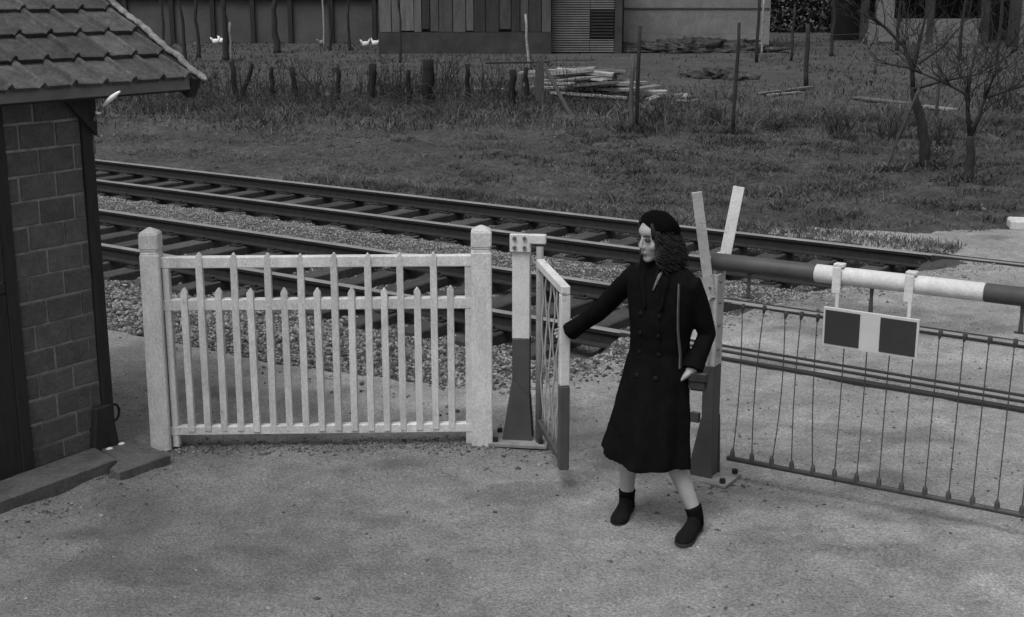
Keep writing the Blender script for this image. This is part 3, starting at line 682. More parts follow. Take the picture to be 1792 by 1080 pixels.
# hook bolts under the boom carry a thin cable, wires drop from it to the bottom rail
for s_ in (px2s(1312), px2s(1527), px2s(1527) + .75, px2s(1527) + 1.5):
    mb = MB(); mb.tube([(s_, 0, -SEG_R + .005), (s_, 0, -SEG_R - .05), (s_, 0, -SEG_R - .13)], [.012, .009, .013], 8); mb.box((s_, 0, -SEG_R - .135), (.06, .012, .01)); link('drop_hook', mb.mesh('drop_hook', [M_steel]), None, boom)
RZ = .12 - 1.25
mb = MB(); mb.tube([(.11, 0, RZ), (BL * .5, 0, RZ + .004), (BL, 0, RZ)], .016, 8); link('bottom_rail', mb.mesh('bottom_rail', [M_steel]), None, boom, smooth=True)
wx = .14; k = 0
TOPZ = 1.02 - 1.25
while wx < BL:
    b = random.Random(k); kx = b.uniform(-.02, .02) if k < 5 else b.uniform(-.006, .006)
    lean = .012 if k >= 5 else b.uniform(-.03, .04)
    tz = TOPZ - .035 + b.uniform(-.01, .01)
    pts = [(wx + lean * (j / 8) + kx * math.sin(math.pi * j / 8), 0, RZ + (tz - RZ) * j / 8) for j in range(9)]
    mb = MB(); mb.tube(pts, .0032, 5); wr = link('drop_wire', mb.mesh('drop_wire', [M_wire]), None, boom, smooth=True)
    mb = MB(); mb.tube([(wx, 0, RZ + .012), (wx, 0, RZ + .045), (wx, 0, RZ + .06)], [.016, .013, .005], 8); link('wire_socket', mb.mesh('wire_socket', [M_steel]), None, wr); mb = MB(); mb.tube([pts[-1], (pts[-1][0] + .004, 0, tz + .03), (pts[-1][0] + .006, 0, tz + .045)], [.006, .013, .010], 8)
    link('wire_socket', mb.mesh('wire_socket', [M_steel]), None, wr)
    wx += .117 if k < 3 else .122; k += 1
mb = MB(); mb.tube([(.10, 0, TOPZ + .005), (BL / 2, 0, TOPZ + .002), (BL, 0, TOPZ + .005)], .0018, 5); link('upper_cable', mb.mesh('upper_cable', [mat('pale_wire', .3)]), None, boom)

# ------------------------------------------------------------------ the woman
FV = Vector((-.5, -.87, 0)).normalized(); LV = Vector((-FV.y, FV.x, 0)) * -1      # LV = her left
LV = Vector((.87, -.5, 0)).normalized()
person = thing('person', 'woman in a long black coat and beret, walking through the wicket gate', 'person', (.745, 6.42, 0))
off = Vector((.745, 6.42, 0))
def W(x, y, z): return Vector((x, y, z)) - off
def oval(c, a, b, n=28, fold=0, ph=0, kf=9, tz=None):
    out = []
    for j in range(n):
        t = 2 * math.pi * j / n; r = 1 + fold * math.sin(kf * t + ph) + fold * .6 * math.sin((kf - 4) * t + ph * 2)
        q = c + LV * (a * math.cos(t) * r) + FV * (b * math.sin(t) * r)
        if tz: q = q + Vector((0, 0, tz(t)))
        out.append(q)
    return out
# head frame
HF = Vector((-.80, -.60, -.16)).normalized(); HU = (Vector((0, 0, 1)) - HF * HF.z).normalized(); HL = HU.cross(HF)
HC = W(.714, 6.455, 1.515); HM = Matrix((HF, HL, HU)).transposed() * .95
def Hd(x, y, z): return HC + HM @ Vector((x, y, z))
body = MB()
body.ell(Hd(-.012, 0, .030), (.096, .075, .100), HM, 20, 14)
body.ell(Hd(.028, 0, -.028), (.066, .060, .088), HM, 18, 12)
body.ell(Hd(.062, 0, -.098), (.028, .028, .022), HM)
body.ell(Hd(.03, 0, -.082), (.05, .048, .034), HM)
body.tube([Hd(.086, 0, .022), Hd(.098, 0, 0), Hd(.107, 0, -.026), Hd(.097, 0, -.033)], [.006, .008, .0100, .008], 10)
body.ell(Hd(.097, .008, -.031), (.009, .007, .007), HM); body.ell(Hd(.097, -.008, -.031), (.009, .007, .007), HM)
body.ell(Hd(.050, 0, .045), (.040, .052, .040), HM)
for s in (-1, 1):
    body.ell(Hd(.058, s * .036, -.030), (.026, .024, .026), HM); body.ell(Hd(-.005, s * .076, -.005), (.018, .009, .030), HM)
body.ell(Hd(.087, 0, -.060), (.010, .021, .007), HM); body.ell(Hd(.084, 0, -.072), (.011, .018, .0075), HM)
NB = W(.750, 6.482, 1.345)
body.tube([Hd(-.03, 0, -.04), Hd(-.028, 0, -.10), NB, NB + Vector((0, 0, -.06))], [.055, .050, .055, .08], 16)
# trunk and limbs (under the clothes) as one skin
body.rings([oval(W(x_, y_, z_), a, b) for x_, y_, z_, a, b in ((.752, 6.485, 1.33, .06, .05), (.76, 6.48, 1.27, .15, .08), (.76, 6.475, 1.1, .13, .09), (.75, 6.47, .95, .12, .09), (.742, 6.465, .82, .15, .11), (.74, 6.46, .74, .13, .10))])
SHR, ELR, WRR = W(.626, 6.58, 1.288), W(.452, 6.745, 1.055), W(.318, 6.855, .925)
SHL, ELL, WRL = W(.902, 6.398, 1.278), W(.985, 6.43, 1.02), W(.912, 6.350, .862)
body.tube([SHR, (SHR + ELR) / 2, ELR, (ELR + WRR) / 2, WRR], [.045, .042, .036, .032, .024], 12)
body.tube([SHL, (SHL + ELL) / 2, ELL, (ELL + WRL) / 2, WRL], [.045, .042, .036, .032, .024], 12)
HPR, KNR, ANR = W(.675, 6.50, .80), W(.615, 6.56, .44), W(.614, 6.585, .085)
HPL, KNL, ANL = W(.80, 6.41, .80), W(.795, 6.385, .445), W(.945, 6.325, .095)
for hp, kn, an in ((HPR, KNR, ANR), (HPL, KNL, ANL)):
    cb = kn * .62 + an * .38 + (-FV) * .012
    body.tube([hp, (hp + kn) / 2, kn, cb, kn * .28 + an * .72, an, an + Vector((0, 0, -.05))], [.085, .072, .052, .054, .042, .034, .034], 16)
# hands
def hand(wr, fwd, palmn, curl, thumbside, spread=1.):
    f = fwd.normalized(); n = (palmn - f * palmn.dot(f)).normalized(); s = f.cross(n) * thumbside
    m = Matrix((f, s, n)).transposed()
    body.ell(wr + f * .045, (.052, .040, .017), m, 14, 10); body.tube([wr - f * .01, wr + f * .03], [.024, .028], 10)
    for k, (o_, ln) in enumerate(((.030, .070), (.010, .080), (-.010, .074), (-.029, .058))):
        p = wr + f * .085 + s * o_; a = 0; pts = [p - f * .03]; pts.append(p)
        for j in range(3):
            a += curl[j]; p = p + (f * math.cos(a) + n * math.sin(a)) * (ln * (.45, .31, .24)[j]); pts.append(p)
        body.tube(pts, [.0095, .0092, .0085, .008, .0068], 8)
    p = wr + f * .03 + s * .034; t = (f * .75 + s * .5 + n * .5).normalized()
    body.tube([wr + f * .02 + s * .018, p, p + t * .032, p + (t + n * .6 - s * .3).normalized() * .055], [.013, .012, .0105, .008], 8)
ga = Vector((.283, 6.915, .865)) - off
fdir = (ga - WRR).normalized()
hand(WRR, Vector((-.25, .85, -.35)), Vector((-.9, -.35, -.1)), (.9, .9, .6), 1)
hand(WRL, Vector((-.7, .28, -.7)), Vector((-.75, .2, 0)), (.3, .4, .3), 1)
bo = link('body', remeshed(body, .0045, 4, .5), M_skin, person, smooth=True)
for s in (-1, 1):
    mb = MB(); mb.ell(Hd(.0815, s * .031, .010), (.0125, .0185, .0098), HM); eo = link('eye_with_shade', mb.mesh('eye_with_shade', [M_eye_shade]), None, bo, smooth=True)  # eye enlarged and darkened so its colour carries the socket shading
    mb = MB(); mb.tube([Hd(.0925, s * .013, .029), Hd(.0885, s * .030, .034), Hd(.075, s * .048, .028)], [.0035, .0045, .003], 6); link('eyebrow', mb.mesh('eyebrow', [M_hair]), None, bo, smooth=True)
mb = MB(); mb.ell(Hd(.0935, 0, -.0655), (.006, .021, .0075), HM); link('lips', mb.mesh('lips', [M_lip]), None, bo, smooth=True)
# hair: wavy locks from under the beret to the shoulders
mb = MB(); hr = random.Random(5)
mb.ell(Hd(-.026, 0, .030), (.094, .080, .098), HM, 20, 14); mb.ell(Hd(-.07, 0, -.06), (.05, .07, .09), HM, 16, 12)
for k in range(620):
    a = hr.uniform(R(46), R(286))          # angle round the head from the face direction
    zz = hr.uniform(-.03, .075); c, s = math.cos(a), math.sin(a)
    rr = .088 + hr.uniform(-.004, .008); p = Vector((-.016 + c * .092, s * .080, zz)); pts = [p * .98]; amp = hr.uniform(.012, .030); ph = hr.uniform(0, 6.28)
    drop = hr.uniform(.11, .185) + zz * .7; nseg = 9
    for j in range(1, nseg + 1):
        t = j / nseg; flare = 1 + .50 * t - .15 * t * t
        pts.append(Vector((-.016 + c * .094 * flare + (-.02 * t), s * .083 * flare, zz - drop * t)) + Vector((math.cos(ph + t * 11) * amp * (.3 + .7 * t), math.sin(ph + t * 11) * amp * (.3 + .7 * t), 0)))
    mb.tube([HC + HM @ q for q in pts], [.0028 + .0016 * math.sin(math.pi * j / nseg) - (.0018 if j == nseg else 0) for j in range(nseg + 1)], 4)
for k in range(60):
    a = hr.choice((1, 1, -1)) * hr.uniform(R(37), R(68)); c, s_ = math.cos(a), math.sin(a)
    mb.tube([HC + HM @ Vector((-.012 + c * .094 * q, s_ * .078 * q, zq)) for q, zq in ((.80, .105), (.95, .092), (1.0 + .03 * abs(s_), .095 - .070 * abs(s_)), (.99 + .04 * abs(s_), .080 - .110 * abs(s_)))], [.004, .004, .004, .002], 4)
for k in range(110):
    a = hr.uniform(R(48), R(284)); c, s_ = math.cos(a), math.sin(a); zz = hr.uniform(-.05, .05); ph = hr.uniform(0, 6.28); dr = hr.uniform(.10, .19); am = hr.uniform(.012, .032)
    mb.tube([HC + HM @ Vector((-.016 + c * .094 * (1 + .5 * t) + am * math.cos(ph + 8 * t) * t, s_ * .083 * (1 + .5 * t) + am * math.sin(ph + 8 * t) * t, zz - dr * t)) for t in np.linspace(0, 1, 8)], [.0016] * 8, 3)
link('hair', mb.mesh('hair', [M_hair]), None, person, smooth=True)
# beret
mb = MB(); BR = HM @ Matrix.Rotation(R(-42), 3, 'Y')
rings = []
for t, r_, hh in ((0, .012, .074), (0, .05, .070), (0, .085, .056), (0, .106, .034), (0, .115, .006), (0, .110, -.020), (0, .100, -.036), (0, .092, -.046)):
    rg = []
    for j in range(32):
        an_ = 2 * math.pi * j / 32; wob = 1 + .03 * math.sin(3 * an_ + hh * 30) + .015 * math.sin(7 * an_)
        rg.append(HC + HM @ Vector((-.034, 0, .050)) + BR @ Vector((r_ * 1.02 * math.cos(an_) * wob - .008 * (hh > 0), r_ * .95 * math.sin(an_) * wob, hh * (1 + .1 * math.sin(2 * an_)))))
    rings.append(rg)
mb.rings(rings); mb.tube([HC + HM @ Vector((-.034, 0, .050)) + BR @ Vector((0, 0, .062)), HC + HM @ Vector((-.034, 0, .050)) + BR @ Vector((.002, 0, .078))], [.004, .003], 6)
link('beret', mb.mesh('beret', [M_beret]), None, person, smooth=True)
# coat
ct = MB()
rg = [(.752, 6.485, 1.40, .066, .060, 0), (.755, 6.485, 1.375, .090, .074, 0), (.763, 6.483, 1.335, .160, .092, 0), (.768, 6.482, 1.285, .192, .112, 0), (.768, 6.48, 1.20, .188, .132, 0), (.762, 6.477, 1.10, .172, .138, 0), (.755, 6.472, 1.0, .158, .125, .004), (.750, 6.468, .93, .155, .120, .006), (.742, 6.463, .84, .168, .140, .014), (.730, 6.458, .70, .188, .165, .028), (.712, 6.446, .54, .210, .190, .042), (.694, 6.432, .37, .236, .212, .052)]
hemz = lambda t: .030 * math.cos(t - 3.3) + .012 * math.sin(3 * t)
rings = [oval(W(a, b, c), d, e, 48, f, .8, 9, hemz if i == len(rg) - 1 else None) for i, (a, b, c, d, e, f) in enumerate(rg)]
rings.append(oval(W(.694, 6.438, .375), .222, .196, 48, .036, .8, 9, hemz)); rings.append(oval(W(.70, 6.44, .44), .19, .165, 48, .02, .8, 9)); rings.append(oval(W(.72, 6.45, .60), .05, .05, 48))
ct.rings(rings)
def sleeve(sh, el, wr, r0, r1):
    u = (wr - el).normalized(); inn = sh + (NB + Vector((0, 0, -.09)) - sh) * .45
    ct.tube([inn, sh + (el - sh) * .02, sh + (el - sh) * .3, sh + (el - sh) * .7, el, el + (wr - el) * .4, el + (wr - el) * .75, wr + u * .005, wr + u * .006], [.048, .060, .058, .053, .050, .047, .047, .052, .028], 20)
sleeve(SHR, ELR, WRR, .07, .05); sleeve(SHL, ELL, WRL, .07, .05)
# collar roll and lapels
col = []
for j in range(17):
    a = R(-60) + R(300) * j / 16 + R(90) + R(0); a = R(90 + 38) + R(360 - 76) * j / 16
    col.append(NB + LV * (.088 * math.cos(a)) + FV * (.075 * math.sin(a)) + Vector((0, 0, .052 - .06 * max(0, math.sin(a)))))
ct.tube(col, [.024] * 17, 10)
for s, e_ in ((col[0], -1), (col[-1], 1)):
    ct.tube([s, s + FV * .03 + LV * (.010 * e_) + Vector((0, 0, -.045)), W(.742, 6.42, 1.17) + FV * .085 + LV * (.045 * e_)], [.020, .026, .006], 8)
# overlapping front edge
ct.tube([W(.752, 6.476, z_) + FV * (b_ + .002) + LV * .050 for z_, b_ in ((1.17, .125), (1.05, .128), (.93, .112), (.80, .142), (.60, .178), (.42, .205))], [.006, .007, .007, .008, .009, .009], 8)
# pocket flaps
def coatfn(co):
    x, y, z = co[:, 0], co[:, 1], co[:, 2]
    d = .005 * fbm(x * 9, y * 9, z * 5, 3, 77) + .0025 * fbm(x * 26, y * 26, z * 14, 2, 78)
    r = np.sqrt(x * x + y * y) + 1e-3
    co = co.copy(); co[:, 0] += x / r * d * 1.4; co[:, 1] += y / r * d * 1.4; return co
coat = link('coat', remeshed(ct, .0065, 3, .5, coatfn), M_coat, person, smooth=True)
# buttons in two columns
def cast(p, d):
    ok, loc, nor, i = coat.ray_cast(p, d); return (loc, nor) if ok else (None, None)
bmesh_b = MB(); bmesh_b.tube([(0, 0, -.002), (0, 0, .004), (0, 0, .006)], [.0125, .0125, .009], 12); bme = bmesh_b.mesh('button', [M_button])
for z_ in (1.135, 1.035, .935, .82):
    for l_ in (-.055, .050):
        loc, nor = cast(W(.752, 6.476, z_) + LV * l_ + FV * .5, -FV)
        if loc:
            o = link('button', bme, None, coat, loc, smooth=True); o.rotation_euler = nor.to_track_quat('Z', 'Y').to_euler()
# white blouse collar showing in the neck opening
mb = MB()
for s in (1,):
    a = NB + LV * (.052 * s) + FV * .030 + Vector((0, 0, .030)); b = NB + FV * .115 + LV * (.010 * s) + Vector((0, 0, -.085)); c = NB + LV * (.034 * s) + FV * .092 + Vector((0, 0, -.01))
    mb.tube([a, c, b], [.008, .009, .004], 8)
link('blouse_collar', mb.mesh('blouse_collar', [M_shirt]), None, person, smooth=True)
# socks and shoes
for an, toe in ((ANR, W(.535, 6.34, 0)), (ANL, W(.835, 6.10, 0))):
    a0 = Vector((an.x, an.y, 0)); d = (Vector((toe.x, toe.y, 0)) - a0); d.z = 0; d.normalize(); sd_ = Vector((-d.y, d.x, 0)); heel = a0 - d * .055
    mb = MB(); up = ((KNR if an is ANR else KNL) - an).normalized()
    mb.tube([an + Vector((0, 0, -.06)), an + Vector((0, 0, -.02)), an + up * .02, an + up * .036, an + up * .040], [.045, .042, .043, .046, .036], 18); link('sock', mb.mesh('sock', [M_sock]), None, person, smooth=True)
    mb = MB(); rings = []
    for t, wd_, ht, zb in ((0, .012, .045, .004), (.02, .030, .085, .004), (.06, .037, .100, .004), (.10, .036, .085, .006), (.14, .040, .066, .008), (.18, .046, .056, .004), (.215, .043, .048, .004), (.24, .032, .040, .006), (.254, .010, .022, .010)):
        rgs = []
        for j in range(16):
            q = 2 * math.pi * j / 16; cx = math.cos(q); sz = math.sin(q)
            zz = zb + (ht - zb) * (.5 + .5 * np.sign(sz) * abs(sz) ** .7); rgs.append(heel + d * (t * 1.12) + sd_ * (wd_ * 1.06 * np.sign(cx) * abs(cx) ** .75 * (1 if sz < .2 else 1 - .35 * sz)) + Vector((0, 0, float(zz))))
        rings.append(rgs)
    mb.rings(rings); sh = link('shoe', mb.mesh('shoe', [M_shoe]), None, person, smooth=True)
    mb = MB(); pl_ = []
    for t, wd_ in ((-.004, .02), (.02, .034), (.06, .039), (.10, .036), (.15, .042), (.19, .049), (.225, .044), (.25, .026), (.26, .008)): pl_.append((t, wd_))
    poly = [heel + d * (t * 1.12) + sd_ * w_ for t, w_ in pl_] + [heel + d * (t * 1.12) - sd_ * w_ for t, w_ in reversed(pl_)]
    mb.prism([(q.x, q.y) for q in poly], 0.0, .014); link('sole', mb.mesh('sole', [mat('sole_leather', .03, .8, .2, 9., .2, 50.)]), None, sh)
# shoulder bag
bag = thing('shoulder_bag', 'dark shoulder bag on a pale strap at the woman\'s hip', 'bag', (.938, 6.345, .755)); bo_ = Vector((.938, 6.345, .755))
mb = MB(); mb.box((0, 0, .045), (.10, .045, .10), Matrix.Rotation(R(-20), 3, 'Z'), top=(.9, .75)); link('bag_body', mb.mesh('bag_body', [M_bag], bevel=.012, seg=2), None, bag, smooth=False)
mb = MB(); mb.box((0, -.003, .068), (.099, .050, .052), Matrix.Rotation(R(-20), 3, 'Z')); link('flap', mb.mesh('flap', [M_bag], bevel=.008), None, bag)
sp = []
for s_, z_ in ((.122, 1.30), (.128, 1.24), (.130, 1.16), (.130, 1.07), (.132, .99), (.136, .93), (.140, .87)):
    base = W(.762, 6.478, z_) + LV * s_; loc, nor = cast(base + FV * .6, -FV)
    q = (loc if loc else W(.765, 6.483, 1.3) + LV * s_) + FV * .006
    sp.append(q + off - bo_)
mb = MB()
for a, b in zip(sp[:-1], sp[1:]): mb.bar(a, b + (b - a) * .06, .028, .004, FV.cross(Vector((0, 0, 1))))
link('strap', mb.mesh('strap', [M_strap]), None, bag)

# ------------------------------------------------------------------ background: barn, sheds, walls
def plain_box(nm, c, size, m, parent, bevel=0):
    mb = MB(); mb.box(c, size); return link(nm, mb.mesh(nm, [m], bevel=bevel), None, parent)
barn = thing('plank_barn', 'old barn of uneven vertical planks on a dark base in the background', 'barn', (-2.0, 57, 0))
plain_box('wall', (0, 2.6, 2.2), (7.3, 5, 4.4), M_dark, barn)
plain_box('base_wall', (0, .03, .45), (7.34, .2, .92), M_barnbase, barn)
x_ = -3.65; k = 0
while x_ < 3.6:
    wd_ = random.uniform(.32, .62); wd_ = min(wd_, 3.66 - x_)
    z0 = .93 + random.choice((0, 0, .02, .05, .12)); z1 = 4.4
    mb = MB(); mb.box((0, 0, 0), (wd_ - .035, .04, z1 - z0)); o = link('plank', mb.mesh('plank', [M_plank]), None, barn, (x_ + wd_ / 2, .06 - random.uniform(0, .04), (z0 + z1) / 2)); o.rotation_euler = (0, random.uniform(-.006, .006), 0)
    x_ += wd_; k += 1
mb = MB(); mb.add([(-4, -.5, 4.3), (4, -.5, 4.3), (4, 2.6, 6.2), (-4, 2.6, 6.2), (4, 5.7, 4.3), (-4, 5.7, 4.3), (-4, -.5, 4.2), (4, -.5, 4.2), (4, 5.7, 4.2), (-4, 5.7, 4.2)], [(0, 1, 2, 3), (3, 2, 4, 5), (0, 6, 7, 1), (5, 4, 8, 9), (6, 9, 8, 7), (0, 3, 5, 9, 6), (1, 7, 8, 4, 2)]); link('roof', mb.mesh('roof', [M_rooffar]), None, barn)
lean = thing('corrugated_shed', 'lean-to shed clad in corrugated sheet with a dark slatted opening', 'shed', (3.2, 57.6, 0))
plain_box('wall', (0.05, 1.6, 2.0), (3.1, 3, 4.0), M_dark, lean)
def corr(x0, x1, z0, z1, y=0):
    zs = np.arange(z0, z1, .025); mb = MB(); pr = [(.02 * math.sin(2 * math.pi * q / .1)) for q in zs]
    vs = [(x0, y + p, z) for p, z in zip(pr, zs)] + [(x1, y + p, z) for p, z in zip(pr, zs)]; n = len(zs)
    mb.add(vs, [(i, i + 1, n + i + 1, n + i) for i in range(n - 1)]); return link('corrugated_sheet', mb.mesh('corrugated_sheet', [M_corr]), None, lean)
corr(-1.50, .13, .05, 4.0); corr(.15, 1.18, 1.85, 4.0, .02); corr(.15, 1.18, .05, .62, .02)
wo = plain_box('window', (.665, .03, 1.23), (1.0, .03, 1.2), M_dark, lean)
for q in range(9): plain_box('slat', (.665, -.01, .72 + q * .13), (.98, .02, .05), mat('slat_paint', .03, .8, .2, 5., 0), wo)
plain_box('corner_board', (1.36, -.02, 2.0), (.32, .08, 4.0), M_barnbase, lean); plain_box('corner_board', (-1.56, -.03, 1.95), (.09, .08, 3.8), M_post, lean)
hs = thing('plaster_house', 'plain grey plastered building in the background to the right of the sheds', 'house', (8.2, 61, 0))
plain_box('wall', (0, 4, 2.6), (7.0, 8, 5.2), M_plaster, hs); plain_box('cable', (0, -.03, 1.85), (6.9, .03, .05), mat('dull_cable', .05, .8, .2, 5., 0), hs)
mb = MB(); mb.add([(-3.9, -.6, 5.1), (3.9, -.6, 5.1), (3.9, 4, 7.4), (-3.9, 4, 7.4), (3.9, 8.6, 5.1), (-3.9, 8.6, 5.1)], [(0, 1, 2, 3), (3, 2, 4, 5), (0, 5, 4, 1), (0, 3, 5), (1, 4, 2)]); link('roof', mb.mesh('roof', [M_rooffar]), None, hs)
lw_ = thing('garden_wall', 'long dull plastered wall with dark posts behind the hens', 'wall', (-13.0, 68, 0))
plain_box('wall', (0, .3, 1.9), (19, .4, 3.8), M_dullplaster, lw_)
for k in range(9): plain_box('pillar', (-8.6 + k * 2.1 + random.uniform(-.3, .3), .02, 1.7), (.22, .2, 3.4), M_darkwood, lw_)
plain_box('beam', (0, -.02, 2.35), (19, .22, .22), M_darkwood, lw_)
rh = thing('white_outbuilding', 'low outbuilding with a pale lower wall and dark open bays at the right', 'outbuilding', (23.0, 68, 0))
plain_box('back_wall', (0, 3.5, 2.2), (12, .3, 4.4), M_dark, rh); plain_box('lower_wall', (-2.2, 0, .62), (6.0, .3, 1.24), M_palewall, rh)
for q in (-5.2, -1.9, .9): plain_box('pillar', (q, -.03, 2.2), (.35, .34, 4.4), M_barnbase, rh)
plain_box('pillar', (-4.2, -.05, 2.3), (.9, .3, 4.4), M_plaster, rh); plain_box('roof', (0, 1.6, 4.5), (12.4, 4.4, .25), M_rooffar, rh)
dh = thing('far_doorway', 'dark doorway with pale jambs at the upper right corner', 'doorway', (24.2, 64, 0))
plain_box('wall', (1.8, .5, 2.2), (4.2, .5, 4.4), M_barnbase, dh); plain_box('opening', (.55, .22, 1.2), (.62, .06, 2.4), M_dark, dh)
for q in (.17, .95): plain_box('jamb', (q, .15, 1.3), (.15, .2, 2.6), M_palewall, dh)
# dark hedge closing the view far behind
n = 90000; x = rng.uniform(-36, 42, n); y = rng.uniform(84, 88, n); z = rng.uniform(0, 9, n) * (1 - .25 * rng.random(n)) ; k = z < 7.5 + 1.6 * fbm(x * .3, y * .3, 0, 3, 71); x, y, z = x[k], y[k], z[k]; n = len(x)
s = rng.uniform(.12, .32, n); a = rng.normal(0, 1, (n, 3)); a /= np.linalg.norm(a, axis=1)[:, None]; b = rng.normal(0, 1, (n, 3)); b -= a * (a * b).sum(1)[:, None]; b /= np.linalg.norm(b, axis=1)[:, None]
P = np.stack([x, y, z], -1); Vq = np.stack([P - a * s[:, None] * .5 - b * s[:, None] * .3, P + a * s[:, None] * .5 - b * s[:, None] * .3, P + a * s[:, None] * .6 + b * s[:, None] * .3, P - a * s[:, None] * .4 + b * s[:, None] * .35], 1).reshape(-1, 3)
o = link('far_hedge', npmesh('far_hedge', Vq, np.arange(n * 4).reshape(-1, 4), np.repeat(rng.uniform(.6, 1.25, n), 4)), M_hedge); tag(o, 'dense dark hedge closing the view behind the sheds', 'hedge', kind='stuff')

# ------------------------------------------------------------------ bare trees
def limb(mb, pts, r0, r1, n=7):
    k = len(pts); mb.tube(pts, [r0 + (r1 - r0) * i / (k - 1) for i in range(k)], n)
def twigs(mb, p, d, ln, r, depth, rnd, up=.25):
    n = 4; pts = [p]; q = Vector(p); dd = Vector(d).normalized()
    for i in range(n):
        dd = (dd + Vector((rnd.gauss(0, .22), rnd.gauss(0, .22), rnd.gauss(up * .4, .18)))).normalized(); q = q + dd * (ln / n); pts.append(q.copy())
    limb(mb, pts, max(r, .0035), max(r * .45, .0022), 4 if depth < 2 else 5)
    if depth > 0:
        for i in range(rnd.randint(2, 3)):
            j = rnd.randint(1, n); ax = Vector((rnd.gauss(0, 1), rnd.gauss(0, 1), rnd.gauss(.3, .6))).normalized()
            twigs(mb, pts[j], (dd * .6 + ax * .8), ln * rnd.uniform(.5, .75), r * .5, depth - 1, rnd, up)
def tree(name, label, base, trunk, limbs, r0, seed, m=M_bark, cat='tree', group=None, depth=2):
    """trunk: points relative to base; limbs: (start index on trunk, list of points, radius)"""
    rnd = random.Random(seed); t = thing(name, label, cat, base, 0, group)
    mb = MB(); t0_ = [Vector(q) for q in trunk]; tk = [t0_[0]]
    for a_, b_ in zip(t0_[:-1], t0_[1:]): tk += [a_.lerp(b_, f_) + Vector((rnd.gauss(0, r0 * .10), rnd.gauss(0, r0 * .10), 0)) for f_ in (.35, .7, 1)]
    kk = len(tk); mb.tube(tk, [r0 * 1.2] + [r0 * .9 + (r0 * .55 - r0) * i / (kk - 1) + rnd.uniform(-.1, .1) * r0 for i in range(1, kk)], 9); link('trunk', mb.mesh('trunk', [m]), None, t, smooth=True)
    mb = MB()
    for pts, r in limbs:
        pts = [Vector(q) for q in pts]; limb(mb, pts, r * .72, r * .28, 6)
        for i in range(1, len(pts)):
            for _ in range(5): twigs(mb, pts[i], (pts[i] - pts[i - 1]).normalized() + Vector((rnd.gauss(0, .6), rnd.gauss(0, .6), .3)), rnd.uniform(.35, .95), r * .15, depth, rnd)
        twigs(mb, pts[-1], (pts[-1] - pts[-2]), .9, r * .36, depth, rnd)
    link('crown', mb.mesh('crown', [m]), None, t, smooth=True); return t
tree('orchard_tree', 'bare orchard tree with a leaning trunk, propped by a pole', (6.43, 20.4, 0), [(.02, 0, -.1), (-.02, 0, .25), (-.10, 0, .65), (-.20, .05, 1.05), (-.26, .05, 1.25)],
     [([(-.26, .05, 1.22), (-.28, .1, 1.55), (-.42, .1, 1.85), (-.72, .2, 2.15), (-1.15, .2, 2.40)], .055), ([(-.27, .05, 1.5), (-.20, .1, 1.9), (-.10, .2, 2.3), (.05, .2, 2.7)], .042), ([(-.26, .0, 1.22), (.15, -.1, 1.35), (.62, -.2, 1.45), (1.1, -.2, 1.75)], .035), ([(-.22, .0, 1.6), (.2, .2, 1.85), (.6, .3, 2.3)], .03)], .105, 3)
tree('orchard_tree', 'bare low forked orchard tree with flat spreading branches at the right', (6.58, 18.85, 0), [(0, 0, -.1), (0, 0, .3), (-.02, 0, .62), (-.03, 0, .72)],
     [([(-.03, 0, .68), (-.08, .02, 1.0), (-.10, .05, 1.25), (-.35, .05, 1.38), (-.75, .1, 1.55)], .05), ([(-.02, 0, .66), (.08, 0, .95), (.13, 0, 1.2), (.45, .05, 1.30), (.95, .1, 1.45)], .045), ([(-.09, .03, 1.2), (-.02, .2, 1.6), (.1, .3, 2.1)], .03), ([(.13, 0, 1.2), (.2, -.1, 1.5), (.35, -.1, 1.9)], .03)], .085, 4)
def pole(name, a, b, r, label, cat, m=M_post, group=None, r2=None, jit=.012, seg=5):
    a = Vector(a); b = Vector(b); rnd = random.Random(hash((round(a.x * 100), round(a.y * 100))) & 0xffff)
    pts = [a.lerp(b, i / seg) - a + (Vector((rnd.gauss(0, jit), rnd.gauss(0, jit), 0)) if 0 < i < seg else Vector()) for i in range(seg + 1)]
    mb = MB(); k = seg + 1; mb.tube(pts, [r + ((r2 or r * .8) - r) * i / seg for i in range(k)], 7); o = link(name, mb.mesh(name, [m]), None, None, a, smooth=True); tag(o, label, cat, group); return o
pole('prop_pole', (5.68, 20.05, -.05), (6.20, 20.25, 1.25), .022, 'thin pole propped at a slant against the leaning orchard tree', 'pole', M_post)
